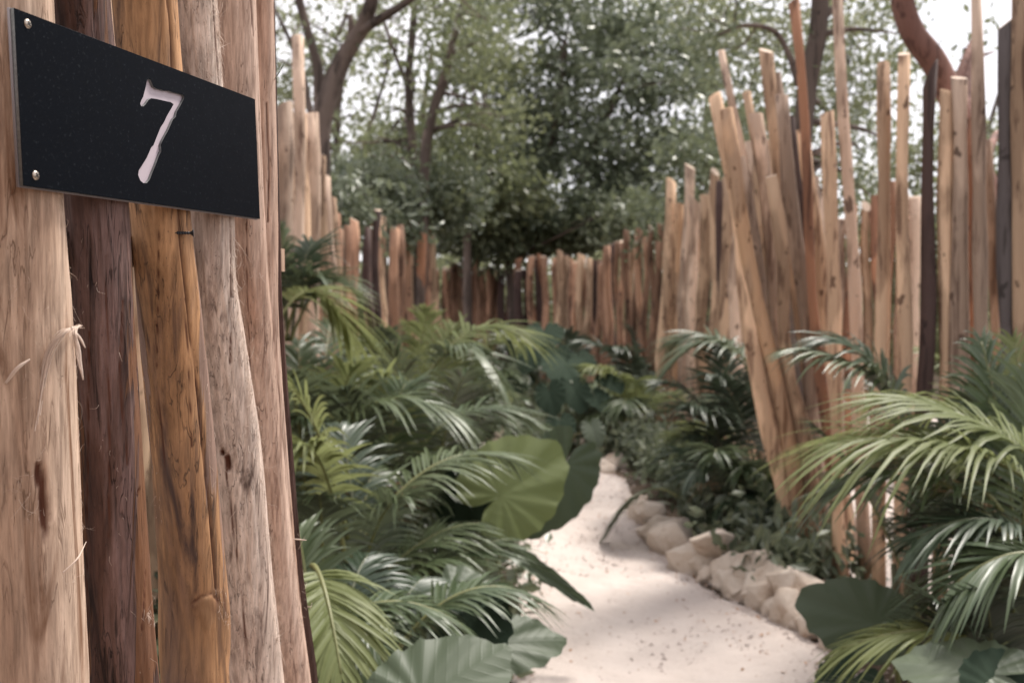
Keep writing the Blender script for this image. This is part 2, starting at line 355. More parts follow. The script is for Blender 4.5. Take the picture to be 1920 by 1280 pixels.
# gravel and dry leaf litter on the path
def on_path(y, t):
    i = int(np.argmin(abs(a[:, 1] - y))); j = int(np.argmin(abs(b[:, 1] - y))); return a[i, 0] * (1 - t) + b[j, 0] * t
V = []; Fc = []
for k in range(6500):
    y = 3.2 + 6.5 * R.random() ** 1.3; t = R.random() if R.random() < .6 else R.choice([-.06, 1.06]) * 1.0 + R.gauss(0, .06) * 1.0 if R.random() < .5 else abs(R.gauss(0, .12)); x = on_path(y, t); s = .003 + .011 * R.random() ** 3
    q = NR.randn(5, 3); q /= np.linalg.norm(q, axis=1)[:, None]
    base = len(V)
    for dx, dy, dz in ((-1, -.6, 0), (1, -.7, 0), (.2, 1, 0), (0, 0, .9)):
        V.append((x + s * dx * (.7 + .6 * R.random()), y + s * dy, .020 + s * dz * (.5 + .5 * R.random())))
    Fc += [(base, base + 1, base + 3), (base + 1, base + 2, base + 3), (base + 2, base, base + 3)]
o = obj('gravel', mesh('gravel', V, Fc, M['pebble'], False)); tag(o, 'loose limestone chips scattered over the white sand path', 'gravel', kind='stuff')
V = []; Fc = []
for k in range(620):
    y = 3.5 + 5.5 * R.random() ** 1.2; t = R.random() ** 1.0
    t = abs(R.choice([0, 1]) - .34 * R.random() ** 1.6) if R.random() < .82 else t
    x = on_path(y, t); s = .005 + .011 * R.random() ** 2; an = R.random() * 6.28; c_, s_ = math.cos(an) * s, math.sin(an) * s
    base = len(V); z = .028
    V += [(x - c_, y - s_, z), (x + s_ * .5, y - c_ * .5, z + .008 * R.random()), (x + c_, y + s_, z + .01 * R.random()), (x - s_ * .5, y + c_ * .5, z + .01 * R.random())]
    Fc.append((base, base + 1, base + 2, base + 3))
o = obj('leaf_litter', mesh('leaf_litter', V, Fc, M['litter'], False)); tag(o, 'small dry brown leaves scattered on the pale sand', 'leaf litter', kind='stuff')

# ------------------------------------------------------------------ sign and the near wall it hangs on
TL = np.array([-0.4225, 0.8548, 1.8201]); U = norm(np.array([.2361, .9716, .0141])); VV = np.array([-.03057, -.00707, .9995]); VV = norm(VV - U * (VV @ U))
NN = norm(np.cross(U, VV)); SW, SH = .4204, .15
if NN[0] < 0: NN = -NN
def plate(px, py, off=0):
    """point of the sign's plane under a pixel"""
    d = ray(px, py); t = ((TL + NN * off - CAM) @ NN) / (d @ NN); q = CAM + d * t - TL
    return q @ U, q @ VV
def plate_w(u, v, n=0): return TL + U * u + VV * v + NN * n
seven = [(888,475),(905,480),(922,522),(945,535),(966,538),(985,546),(1010,545),(1040,556),(1062,560),(1098,570),(1107,580),(1104,596),(1085,632),(1062,672),(1056,702),(1040,716),(1012,780),(975,848),(966,872),(970,905),(955,935),(937,985),(916,1036),(900,1078),(882,1098),(862,1099),(842,1082),(830,1050),(834,1022),(852,995),(880,950),(897,912),(908,886),(922,872),(940,826),(965,764),(985,735),(1003,695),(1030,650),(1043,626),(1025,613),(990,606),(940,594),(908,590),(893,600),(880,620),(862,638),(848,638),(842,622),(848,604),(860,582),(868,552),(876,520),(882,488)]
seven = [plate(x / 3.2, y / 3.2) for x, y in seven]
def plate_mesh(outer, holes, z0, thick, bev):
    cu = bpy.data.curves.new('tmp', 'CURVE'); cu.dimensions = '2D'; cu.fill_mode = 'BOTH'
    for ring in [outer] + holes:
        s = cu.splines.new('POLY'); s.points.add(len(ring) - 1); s.use_cyclic_u = True
        for p, (x, y) in zip(s.points, ring): p.co = (x, y, 0, 1)
    cu.extrude = thick / 2; cu.bevel_depth = bev; cu.bevel_resolution = 1; cu.offset = -bev
    ob = bpy.data.objects.new('tmp', cu); COL.objects.link(ob)
    dg = bpy.context.evaluated_depsgraph_get(); me = bpy.data.meshes.new_from_object(ob.evaluated_get(dg))
    bpy.data.objects.remove(ob); me.materials.clear()
    co = np.zeros(len(me.vertices) * 3); me.vertices.foreach_get('co', co); co = co.reshape(-1, 3); co[:, 2] += z0 + thick / 2 + bev
    me.vertices.foreach_set('co', co.ravel()); me.update(); return me
signM = Matrix((( U[0], VV[0], NN[0], TL[0]), (U[1], VV[1], NN[1], TL[1]), (U[2], VV[2], NN[2], TL[2]), (0, 0, 0, 1)))
sign = thing('number_sign', 'black rectangular plate with cut-out white numeral 7 screwed to the near poles', 'sign')
sign.matrix_world = signM
rect = [(0, 0), (SW, 0), (SW, -SH), (0, -SH)]
me = plate_mesh(rect, [seven], -.0040, .0034, .0003); me.materials.append(M['sign']); me.materials.append(M['signcut']); o = obj('face_panel', me, sign)
for pl in me.polygons:
    if abs(pl.normal.z) < .3: pl.material_index = 1
me = plate_mesh([(-.0006, .0006), (SW + .0012, .0006), (SW + .0012, -SH - .0008), (-.0006, -SH - .0008)], [], -.0067, .0022, .0002)
me.materials.append(M['signback']); obj('backing_panel', me, sign)
# the numeral: pale inlay at the bottom of the cut, a hair larger than the opening
xs = [p[0] for p in seven]; ys = [p[1] for p in seven]
me = plate_mesh(seven, [], -.0041, .0008, .0001); me.materials.append(M['signcore']); obj('numeral', me, sign)
def screw_head(parent, u, v, r):
    prof = [(0, .0016), (.45, .0015), (.8, .001), (1, .0002), (1, -.004)]; V = []; Fc = []; s = 24
    for q, z in prof:
        for j in range(s): V.append((u + r * q * math.cos(j * 6.2832 / s), v + r * q * math.sin(j * 6.2832 / s), z))
    for i in range(len(prof) - 1):
        for j in range(s): k = (j + 1) % s; Fc.append((i * s + j, (i + 1) * s + j, (i + 1) * s + k, i * s + k))
    sc = obj('screw', mesh('screw', V, Fc, M['steel']), parent)
    for an in (.5, .5 + math.pi / 2):
        ax = np.array([math.cos(an), math.sin(an), 0]); ay = np.array([-math.sin(an), math.cos(an), 0])
        v_, f_ = box((u, v, .0013 + (.0001 if an > 1 else 0)), ax * r * .5, ay * r * .13, np.array([0, 0, .0006]))
        obj('screw_slot', mesh('screw_slot', v_, f_, M['slot'], False), sc)
for px, py in ((52, 45), (67, 329)): screw_head(sign, *plate(px, py), .0042)

PN = norm(np.array([NN[0], NN[1], 0]))
def wall_pt(px, py, back):
    d = ray(px, py); o_ = TL - PN * (.0065 + back); t = ((o_ - CAM) @ PN) / (d @ PN); return CAM + d * t
wall = thing('pole_wall', 'close wall of upright bark-stripped poles carrying the number sign', 'wall', (-.36, 1.05, 0))
WO = np.array([-.36, 1.05, 0])
def near_post(rows, mat, seed, back=0, cracks=(), knots=(), ridge=.0012, dense=(1.12, 1.98), nth=96, holes=()):
    pts = []; rad = []
    for py, l, r in rows:
        c = (l + r) / 2; d = wall_pt(c, py, back + .03)[1]; rr = (r - l) / 2 * d / F; q = wall_pt(c, py, back + rr); pts.append(q); rad.append(rr)
    pts = np.array(pts); rad = np.array(rad); order = np.argsort(pts[:, 2]); pts = pts[order]; rad = rad[order]
    z = np.concatenate([np.linspace(0, dense[0], 12)[:-1], np.linspace(*dense, 330), np.linspace(dense[1], 2.7 + .25 * R.random(), 8)[1:]])
    zs = pts[:, 2]; ax = np.zeros((len(z), 2)); sl = slice(None)
    zc = np.clip(z, zs[0], zs[-1]); sp = smoothline(np.c_[pts, rad], 200); o_ = np.argsort(sp[:, 2])
    for k in (0, 1): ax[:, k] = np.interp(zc, sp[o_, 2], sp[o_, k])
    rr = np.interp(zc, sp[o_, 2], sp[o_, 3])
    slope = (pts[-1, :2] - pts[0, :2]) / (zs[-1] - zs[0]); ax += (z - zc)[:, None] * slope
    nz_ = len(z); th = np.arange(nth) * 2 * np.pi / nth; TH, Z = np.meshgrid(th, z); TH = TH.ravel(); Z = Z.ravel()
    RR = np.repeat(rr, nth); cx = np.cos(TH); sy = np.sin(TH)
    q = np.c_[cx * 2 + seed * 7.1, sy * 2 + seed, Z * 3]
    disp = .10 * RR * fbm(q, 3) * 2 * .6 + ridge * 2 * fbm(np.c_[cx * 9 + seed, sy * 9, Z * 5 + seed], 4) + ridge * .9 * fbm(np.c_[cx * 32 + seed, sy * 32, Z * 16 + seed], 3)
    crack = np.zeros_like(Z); knot = np.zeros_like(Z)
    ci = len(pts) // 2; thc = math.atan2(-pts[ci, 1], -pts[ci, 0])
    def loc(px, py):
        i = np.array([r[0] for r in rows]); l = np.interp(py, i, [r[1] for r in rows]); r_ = np.interp(py, i, [r[2] for r in rows])
        s = np.clip((px - (l + r_) / 2) / ((r_ - l) / 2), -.97, .97); d = wall_pt(px, py, .03)
        return thc + math.asin(s), d[2] - .0
    for line, wd, dep in cracks:
        lp = [loc(*p) for p in line]; lt = np.array([p[0] for p in lp]); lz = np.array([p[1] for p in lp]); od = np.argsort(lz)
        c = np.interp(Z, lz[od], lt[od]) + .05 * fbm(np.c_[Z * 25, Z * 0 + seed, Z * 0], 3)
        da = (TH - c + np.pi) % (2 * np.pi) - np.pi; inr = (Z > lz.min()) & (Z < lz.max())
        ww = wd * (.6 + 1.2 * (fbm(np.c_[Z * 30, Z * 0 + 3 + seed, Z * 0], 3) + .5)); g = np.exp(-(da * RR / ww) ** 2) * inr
        disp -= dep * g; crack = np.maximum(crack, np.clip(g * 1.3, 0, 1))
    for (kx, ky, wpx, hpx, hgt) in knots:
        t0, z0 = loc(kx, ky); da = ((TH - t0 + np.pi) % (2 * np.pi) - np.pi) * RR; d = 1.03; da = da / np.clip(1 - .75 * np.clip((z0 - Z) / (hpx / F * 1.5), 0, 1), .2, 1)
        e = np.hypot(da / (wpx / F * d), (Z - z0) / (hpx / F * d) * np.where(Z < z0, .62, 1.25)); e = e + .55 * fbm(np.c_[cx * 16, sy * 16, Z * 60], 4)
        g = np.clip(1 - e, 0, 1); disp += hgt * np.sqrt(g) * (1 - .55 * np.exp(-(e / .3) ** 2)); knot = np.maximum(knot, .75 * np.clip((1 - e) * 5, 0, 1))
        crack = np.maximum(crack, np.clip(1 - e / .22, 0, 1) * .7 + .35 * np.exp(-((e - .45) / .08) ** 2)); rim = np.exp(-((e - 1.0) / .10) ** 2) * np.clip((Z - z0) / .008 + .35, 0, 1); crack = np.maximum(crack, rim * .85); disp -= .0016 * rim
    for (kx, ky, wpx, hpx) in holes:
        t0, z0 = loc(kx, ky); da = ((TH - t0 + np.pi) % (2 * np.pi) - np.pi) * RR
        e = np.hypot(da / (wpx / F), (Z - z0) / (hpx / F)) + .6 * fbm(np.c_[cx * 20, sy * 20, Z * 60], 3); g = np.clip(1.2 - e, 0, 1); disp -= .006 * g; crack = np.maximum(crack, np.clip(g * 2.5, 0, 1))
    RR = RR + disp; V = np.c_[np.repeat(ax[:, 0], nth) + RR * cx, np.repeat(ax[:, 1], nth) + RR * sy, Z]
    base = np.array([ax[0, 0], ax[0, 1], 0])
    i, j = np.meshgrid(np.arange(nz_ - 1), np.arange(nth), indexing='ij'); i = i.ravel(); j = j.ravel(); k = (j + 1) % nth
    Fc = np.c_[i * nth + j, i * nth + k, (i + 1) * nth + k, (i + 1) * nth + j]
    # top cap: a centre fan as degenerate-free quads is avoided with one extra ring pulled in
    ring = V[-nth:].copy(); cen = ring.mean(0); inner = cen + (ring - cen) * .02; n0 = len(V); V = np.vstack([V, inner]); jj = np.arange(nth); kk = (jj + 1) % nth
    Fc = np.vstack([Fc, np.c_[n0 - nth + jj, n0 - nth + kk, n0 + kk, n0 + jj]])
    ex = np.zeros(nth)
    o_ = obj('post', mesh('post', V - base, Fc, mat, True, attrs={'crack': np.r_[crack, ex], 'knot': np.r_[knot, ex]}), wall, base - WO)
    def surf(px, py, lift=.0):
        t0, z0 = loc(px, py); iz = int(np.argmin(abs(z - z0))); it = int(round((t0 % (2 * np.pi)) / (2 * np.pi) * nth)) % nth
        v = V[iz * nth + it]; n = np.array([math.cos(t0), math.sin(t0), 0]); return v + n * lift, n
    return o_, base, surf
p1, b1, s1 = near_post([(0, -105, 94), (400, -85, 116), (640, -72, 133), (1060, -52, 148), (1280, -45, 160)], M['p1'], 1, 0, holes=[(76, 930, 9, 58), (68, 880, 6, 26)])
p2, b2, s2 = near_post([(0, 98, 201), (400, 126, 236), (640, 140, 250), (1060, 159, 278), (1280, 171, 297)], M['p2'], 2, .002, ridge=.0018,
    cracks=[([(228, 560), (222, 700), (236, 860)], .0007, .002), ([(258, 900), (252, 918)], .001, .003), ([(170, 620), (165, 1280)], .0006, .0015), ([(196, 480), (204, 700), (205, 1000)], .0006, .0016), ([(268, 1050), (262, 1160)], .0006, .0016)])
p3, b3, s3 = near_post([(0, 213, 331), (200, 230, 344), (400, 248, 356), (640, 266, 383), (850, 287, 403), (1060, 300, 421), (1180, 300, 432), (1280, 304, 427)], M['p3'], 3, .0015,
    cracks=[([(312, 0), (322, 130), (336, 420), (352, 600), (372, 760), (392, 960), (402, 1085)], .0009, .004), ([(300, 430), (296, 700), (312, 900)], .0005, .001), ([(345, 560), (358, 830)], .0005, .0009), ([(414, 1085), (421, 1140)], .0008, .0025)],
    knots=[(384, 1122, 30, 36, .0042)])
p4, b4, s4 = near_post([(0, 310, 405), (200, 328, 420), (400, 345, 438), (520, 354, 442), (640, 362, 460), (850, 384, 490), (1060, 400, 508), (1280, 412, 534)], M['p4'], 4, .001, ridge=.0015,
    cracks=[([(396, 0), (408, 140), (422, 300), (432, 500), (434, 560)], .0011, .003), ([(431, 620), (430, 680)], .0008, .002), ([(505, 1000), (512, 1080), (522, 1180), (530, 1280)], .001, .003), ([(424, 880), (446, 1060), (470, 1280)], .0006, .0014)],
    holes=[(427, 864, 9, 24), (418, 848, 6, 10)])
p5, b5, s5 = near_post([(0, 401, 478), (400, 430, 495), (640, 446, 511), (1060, 480, 552), (1280, 504, 582)], M['p5'], 5, .002,
    cracks=[([(467, 0), (474, 90)], .0007, .002), ([(462, 420), (470, 700)], .0005, .001)])
p6, b6, s6 = near_post([(0, 470, 512), (400, 478, 520), (640, 490, 524), (1060, 524, 556), (1280, 546, 584)], M['p5'], 6, .010, nth=64,
    cracks=[([(500, 200), (505, 330), (502, 420)], .0009, .003)])
p7, b7, s7 = near_post([(0, 492, 514), (400, 505, 524), (640, 514, 533), (1060, 546, 566), (1280, 574, 597)], M['p7'], 8, .024, nth=48, ridge=.002)
c0 = TL - PN * .055; unseen_posts = [c0[:2] - U[:2] * .135 * k for k in (1, 2)]          # the wall goes on past the lens; unseen bend added to block sky light
unseen_posts += [np.array([.35, -.05]) + np.array([-.93 - .05 * k / 14, 0]) @ np.array([[math.cos(a_), math.sin(a_)], [-math.sin(a_), math.cos(a_)]]) + np.array([-.1, .5 - .5]) for k, a_ in enumerate(np.linspace(-.48, 1.75, 21))]
for k, (x, y) in enumerate(unseen_posts):
    rr = .043 + .008 * R.random(); V, Fc = tube([(x + R.gauss(0, .006), y + R.gauss(0, .006), z) for z in (0, .7, 1.4, 2.0, 2.6 + .3 * R.random())], [rr * 1.06, rr, rr * .97, rr * .95, rr * .9], 20)
    b_ = np.array([x, y, 0]); obj('post', mesh('post', V - b_, Fc, M[('p5', 'p2', 'p1', 'p3', 'p4')[k % 5]]), wall, b_ - WO)
rc = wall_pt(240, 472, .085); q0 = rc - U * .5; q1 = rc + U * .36
v_, f_ = box((q0 + q1) / 2 - WO, U * .43, PN * .018, np.array([0, 0, .017])); obj('rail', mesh('rail', v_, f_, M['p1'], False), wall)
# loose black screw standing out of the third post
sp_, sn_ = s3(334, 441); e_ = P(363, 437, sp_[1] + .004); prof = []
dirv = norm(e_ - sp_); ln = np.linalg.norm(e_ - sp_); pts = []; rad = []
for i in range(34):
    u = i / 33; pts.append(sp_ - dirv * .006 + dirv * (ln * 1.0 + .006) * u); rad.append((.0019 if i % 4 < 2 else .0013) if u < .84 else .0014 + .0034 * max(0, (u - .84) / .16) ** 1.5)
V, Fc = tube(np.array(pts) - b3, rad, 12); sc_ = obj('screw', mesh('screw', V, Fc, M['blackscrew']), p3)
# hairs, peeled strips
def hairs(post, base, surf, spots, n, ln, rad, seed, mat='fibre'):
    r = random.Random(seed); V = []; Fc = []; o_ = 0
    for i in range(n):
        ax_, ay_, bx, by, sp = r.choice(spots); t = r.random(); px = ax_ + (bx - ax_) * t + r.gauss(0, sp); py = ay_ + (by - ay_) * t
        q, nn = surf(px, py, .0004); tdir = np.cross((0, 0, 1), nn); l = ln * (.3 + r.random() ** 2 * 1.5)
        dz = r.choice([-1, -1, 1]) * (.5 + r.random()); dr = norm(nn * (.25 + .5 * r.random()) + tdir * r.gauss(0, .6) + np.array([0, 0, dz])); cv = norm(tdir * r.gauss(0, 1) - nn * .3 + np.array([0, 0, r.gauss(0, .6)])); cv2 = norm(NR.randn(3))
        pts = [q + dr * l * u + cv * l * .55 * u * u + cv2 * l * .25 * math.sin(u * 4) * u for u in np.linspace(0, 1, 7)]
        v, f = tube(np.array(pts) - base, np.linspace(rad, rad * .35, 7) * (.5 + .9 * r.random()), 3, False); V.append(v); Fc += [tuple(x + o_ for x in k) for k in f]; o_ += len(v)
    h = obj('bark_fibre', mesh('bark_fibre', np.concatenate(V), Fc, M[mat]), post); h['kind'] = 'stuff'
hairs(p4, b4, s4, [(400, 0, 420, 180, 4), (430, 420, 440, 560, 3), (440, 560, 462, 700, 4), (462, 700, 488, 900, 4), (488, 900, 528, 1270, 4), (420, 950, 450, 1280, 22), (380, 20, 400, 170, 12), (405, 450, 430, 1000, 15)], 520, .011, .0003, 1)
hairs(p4, b4, s4, [(435, 440, 448, 560, 3), (405, 30, 418, 150, 3), (505, 1050, 528, 1200, 5), (460, 760, 470, 850, 4)], 50, .024, .00032, 2)
hairs(p5, b5, s5, [(478, 420, 500, 1000, 20), (545, 1000, 575, 1270, 5), (448, 440, 470, 700, 6)], 130, .009, .00026, 3)
hairs(p3, b3, s3, [(380, 620, 400, 900, 3), (400, 1085, 424, 1150, 6), (262, 640, 300, 1000, 4)], 60, .007, .0002, 4)
hairs(p1, b1, s1, [(30, 880, 150, 1100, 14), (118, 420, 150, 1000, 4), (20, 450, 110, 900, 25)], 90, .013, .00017, 5)
hairs(p2, b2, s2, [(150, 450, 270, 1250, 30), (272, 1120, 280, 1150, 4)], 60, .007, .0002, 6)
hairs(p7, b7, s7, [(560, 980, 590, 1250, 3)], 14, .012, .0003, 9)
def ribbon(name, pts, wid, parent, base, mat):
    pts = smoothline(pts, 26); V = []; Fc = []; n = len(pts)
    for i, p in enumerate(pts):
        t = norm(pts[min(i + 1, n - 1)] - pts[max(i - 1, 0)]); view = norm(p - CAM); s = norm(np.cross(t, view)); wq = wid * (.25 + .75 * math.sin(math.pi * min(1, .12 + .88 * i / (n - 1))))
        for k, off in ((-1, 0), (0, -.25), (1, 0)): V.append(p + s * wq * k + view * wq * off)
    for i in range(n - 1):
        for k in (0, 1): Fc.append((i * 3 + k, i * 3 + k + 1, (i + 1) * 3 + k + 1, (i + 1) * 3 + k))
    me = mesh(name, np.array(V) - base, Fc, mat); o_ = obj(name, me, parent); so = o_.modifiers.new('thick', 'SOLIDIFY'); so.thickness = .0006; return o_
q = lambda s, px, py, l: s(px, py, l)[0]
def strands(pts, n, wid, spread, parent, base, seed):
    r_ = np.random.RandomState(seed); V = []; Fc = []; o_ = 0; pts = np.array(pts)
    for k in range(n):
        a_ = r_.rand() * .25; b2 = 1 - r_.rand() * .35; L_ = smoothline(pts + r_.randn(*pts.shape) * spread * .35 + np.array([1, .2, 0]) * spread * (k / n - .5) * 2, 40); L_ = L_[int(a_ * 40):int(b2 * 40)]
        v, f = tube(L_, wid * (.5 + r_.rand()) * np.linspace(1, .4, len(L_)), 4, False); V.append(v); Fc += [tuple(x + o_ for x in q_) for q_ in f]; o_ += len(v)
    obj('bark_strip', mesh('bark_strip', np.concatenate(V) - base, Fc, M['fibre']), parent)
sp1 = [q(s1, 62, 800, .0006), q(s1, 70, 720, .001), q(s1, 80, 655, .005), q(s1, 98, 618, .011), q(s1, 120, 608, .010), P(138, 620, .84), P(143, 662, .84), P(150, 700, .84)]
strands(sp1, 16, .00045, .0022, p1, b1, 1); strands(sp1[1:6], 10, .00035, .0034, p1, b1, 2); strands(sp1[4:], 7, .00035, .003, p1, b1, 3)
ribbon('bark_strip', [P(134, 612, .845), P(146, 650, .845), P(150, 680, .845), P(156, 712, .845)], .0016, p1, b1, M['fibre'])
ribbon('bark_strip', [P(136, 618, .845), P(150, 634, .845), P(160, 652, .845)], .0010, p1, b1, M['fibre'])
ribbon('bark_strip', [q(s1, 15, 715, .002), q(s1, 30, 690, .006), q(s1, 48, 668, .004)], .0016, p1, b1, M['fibre'])
ribbon('bark_strip', [q(s1, 106, 1052, .002), q(s1, 124, 1028, .006), q(s1, 143, 1000, .004)], .0006, p1, b1, M['fibre'])
ribbon('splinter', [P(549, 1010, 1.2), P(562, 1011, 1.2), P(575, 1012, 1.2)], .0008, p7, b7, M['fibre'])
ribbon('splinter', [q(s6, 514, 160, 0), P(521, 140, 1.24), P(528, 128, 1.24), P(534, 118, 1.24)], .0006, p6, b6, M['frond'])

# ------------------------------------------------------------------ pole fences
def pole(fence, origin, base, top, r0, r1, mat, wob=.016, cut=None, sides=12, seed=None):
    r = random.Random(seed if seed is not None else R.random()); base = np.asarray(base, float); top = np.asarray(top, float)
    n = 11; t = np.linspace(0, 1, n); pts = base + (top - base) * t[:, None]; ph = r.random() * 6.28; ph2 = r.random() * 6.28; wl = 1 + r.random() * 1.5
    amp = wob * np.sin(math.pi * t) * 2
    pts[:, 0] += amp * np.sin(wl * 4 * t + ph); pts[:, 1] += amp * np.sin(wl * 3 * t + ph2)
    rad = r0 + (r1 - r0) * t; rad = rad * (1 + .10 * np.array([r.gauss(0, 1) for _ in t]))
    V, Fc = tube(pts, rad, sides); th = np.arange(sides) * 6.2832 / sides
    for i in range(n): V[i * sides:(i + 1) * sides] += (V[i * sides:(i + 1) * sides] - pts[i]) * (.10 * np.sin(2 * th + ph + i * .25) + .05 * np.sin(3 * th + ph2))[:, None]
    ring = V[-sides:]; ax = norm(top - base)           # uneven saw or axe cut
    tilt = np.array([r.gauss(0, .35), r.gauss(0, .35), 0]) if cut is None else np.array(cut)
    V[-sides:] += ax * ((ring - pts[-1]) @ tilt)[:, None]
    midx = np.zeros(len(Fc)); midx[-2] = 1
    o_ = obj('pole', mesh('pole', V - base, Fc, [mat, M['cut']], True, midx), fence, base - origin)
    me = o_.data; me.polygons[len(Fc) - 2].use_smooth = False
    return o_
def pole_px(fence, origin, tx, ty, bx, d, hw, mat, dt=None, **k):
    top = P(tx, ty, dt or d); base = G(bx, d); rr = hw * d / F
    return pole(fence, origin, base, top, rr * 1.08, rr * .92, M[mat], **k)
def fence(label, loc): 
    return thing('pole_fence', label, 'fence', loc, 'pole fences along the path'), np.array(loc, float)

# splayed tall poles and the uprights right of them
fo, fl = fence('splayed tall pole fence fanning outwards behind the limestone boulders', (1.7, 5.9, 0))
for a_ in [(1340, 180, 1500, 5.75, 14, 'wood'), (1353, 96, 1518, 6.0, 9, 'pink'), (1363, 205, 1522, 5.7, 13, 'orange'), (1400, 176, 1530, 6.2, 9, 'wood'), (1417, 214, 1540, 5.95, 14, 'pink'), (1386, 300, 1508, 5.95, 12, 'pink'),
           (1436, 95, 1562, 6.1, 13, 'wood'), (1455, 140, 1572, 6.25, 9, 'pink'), (1466, 178, 1560, 5.75, 14, 'pink'), (1489, 4, 1588, 5.6, 10, 'reddish'), (1446, 330, 1544, 5.65, 12, 'wood'), (1505, 240, 1596, 6.0, 12, 'wood'),
           (1480, 220, 1580, 6.3, 10, 'dark'), (1432, 420, 1530, 6.2, 11, 'orange'), (1525, 330, 1604, 6.1, 12, 'pink')]:
    pole_px(fo, fl, *a_)
fr, frl = fence('loose row of upright poles with gaps showing garden, beyond the near right palm', (2.0, 5, 0))
for a_ in [(1551, 211, 1584, 5.3, 13, 'wood'), (1570, -8, 1633, 5.4, 12, 'pink'), (1656, 121, 1656, 5.0, 14, 'wood'), (1695, 101, 1698, 4.9, 13, 'wood'),
           (1778, 172, 1771, 4.85, 15, 'wood'), (1798, 146, 1818, 4.8, 15, 'pink'), (1830, -4, 1862, 4.75, 12, 'pink'),
           (1886, 44, 1902, 4.65, 13, 'greydark'), (1815, 225, 1842, 5.2, 11, 'reddish'), (1853, 262, 1884, 5.1, 11, 'pink'), (1903, 235, 1914, 5.0, 10, 'wood'),  (1914, -30, 1928, 4.6, 15, 'wood'), (1952, 60, 1960, 4.6, 16, 'wood'), (1998, 20, 2010, 4.5, 17, 'pink'), (2050, 90, 2060, 4.5, 17, 'wood'), (2110, 40, 2120, 4.4, 17, 'orange')]:
    pole_px(fr, frl, *a_, wob=.006)
pole_px(fr, frl, 1745, 138, 1733, 4.85, 13, 'dark', cut=(1.6, -1.1, 0), wob=.006)
# pale bare band where the top of the dark pole is stripped
fs, fsl = fence('second pale fence across the sandy clearing, seen between the upright poles', (4, 9.8, 0))
px = 1530
while px < 2150:
    hw = 8 + 4 * R.random(); pole_px(fs, fsl, px + R.gauss(0, 6), R.gauss(372, 22), px, 9.6 + R.gauss(0, .1), hw, R.choice(['pink', 'pink', 'wood', 'reddish'])); px += hw * (1.9 + 1.0 * R.random()) * (1 if px < 1700 else 1.7)
# pinkish clump of poles at the bend
fb, fbl = fence('dense pale pole fence at the bend of the path beyond the splayed poles', (2, 11, 0))
for tx, ty, bx, d, hw, m_ in [(1259, 342, 1243, 12.1, 12, 'wood'), (1275, 382, 1265, 11.9, 9, 'orange'), (1294, 312, 1282, 11.7, 10, 'pink'), (1303, 376, 1300, 11.4, 11, 'pink'), (1322, 368, 1318, 11.1, 11, 'wood'),
                              (1341, 322, 1335, 10.8, 11, 'wood'), (1352, 345, 1352, 10.4, 9, 'dark'), (1366, 330, 1370, 9.8, 12, 'wood'), (1385, 300, 1392, 9.2, 13, 'pink'), (1398, 290, 1415, 8.6, 13, 'wood'), (1410, 270, 1440, 8.1, 14, 'pink'), (1425, 260, 1466, 7.6, 14, 'wood'), (1440, 270, 1495, 7.1, 14, 'orange'),
                              (1268, 420, 1256, 12.4, 11, 'wood'), (1310, 400, 1308, 11.7, 10, 'reddish')]:
    pole_px(fb, fbl, tx, ty, bx, d, hw, m_)
# far fence closing the view
ff, ffl = fence('shaded reddish pole fence closing the end of the garden under the trees', (0, 20, 0))
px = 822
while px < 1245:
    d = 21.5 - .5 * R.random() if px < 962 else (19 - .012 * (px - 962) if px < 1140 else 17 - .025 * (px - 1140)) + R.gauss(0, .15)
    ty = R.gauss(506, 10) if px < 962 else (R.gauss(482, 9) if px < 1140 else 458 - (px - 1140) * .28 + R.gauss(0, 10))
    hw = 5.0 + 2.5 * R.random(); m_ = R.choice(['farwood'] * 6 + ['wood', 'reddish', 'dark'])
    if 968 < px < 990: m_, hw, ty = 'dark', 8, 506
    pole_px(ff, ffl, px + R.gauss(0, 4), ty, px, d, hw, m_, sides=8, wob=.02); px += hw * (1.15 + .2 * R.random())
# left fence: tall pale poles close by, lower ones running away
fe, fel = fence('pale pole fence on the left running away behind the big palms', (-1.8, 9, 0))
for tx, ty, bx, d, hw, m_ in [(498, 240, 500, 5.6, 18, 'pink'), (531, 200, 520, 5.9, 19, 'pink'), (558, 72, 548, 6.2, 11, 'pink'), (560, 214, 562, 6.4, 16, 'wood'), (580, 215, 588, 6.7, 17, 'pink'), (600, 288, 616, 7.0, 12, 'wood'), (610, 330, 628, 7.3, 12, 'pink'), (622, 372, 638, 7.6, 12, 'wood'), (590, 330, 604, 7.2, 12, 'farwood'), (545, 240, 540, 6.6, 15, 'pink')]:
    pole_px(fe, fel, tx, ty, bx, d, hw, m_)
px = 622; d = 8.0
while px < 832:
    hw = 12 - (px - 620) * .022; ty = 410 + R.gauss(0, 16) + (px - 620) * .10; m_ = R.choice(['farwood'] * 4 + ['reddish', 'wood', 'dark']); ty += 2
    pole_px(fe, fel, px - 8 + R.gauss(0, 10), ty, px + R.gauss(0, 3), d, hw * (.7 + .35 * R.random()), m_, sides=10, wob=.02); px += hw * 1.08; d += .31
for i in range(36):                                  # stretch beside and behind the near wall
    y = 1.2 + i * .125; x = -1.55 - .10 * math.sin(i / 35 * 3.1); pole(fe, fel, (x + R.gauss(0, .015), y, 0), (x + R.gauss(0, .05), y + R.gauss(0, .03), 2.5 + R.random() * .9), .058, .048, M[R.choice(['pink', 'wood', 'wood', 'reddish'])], sides=10)

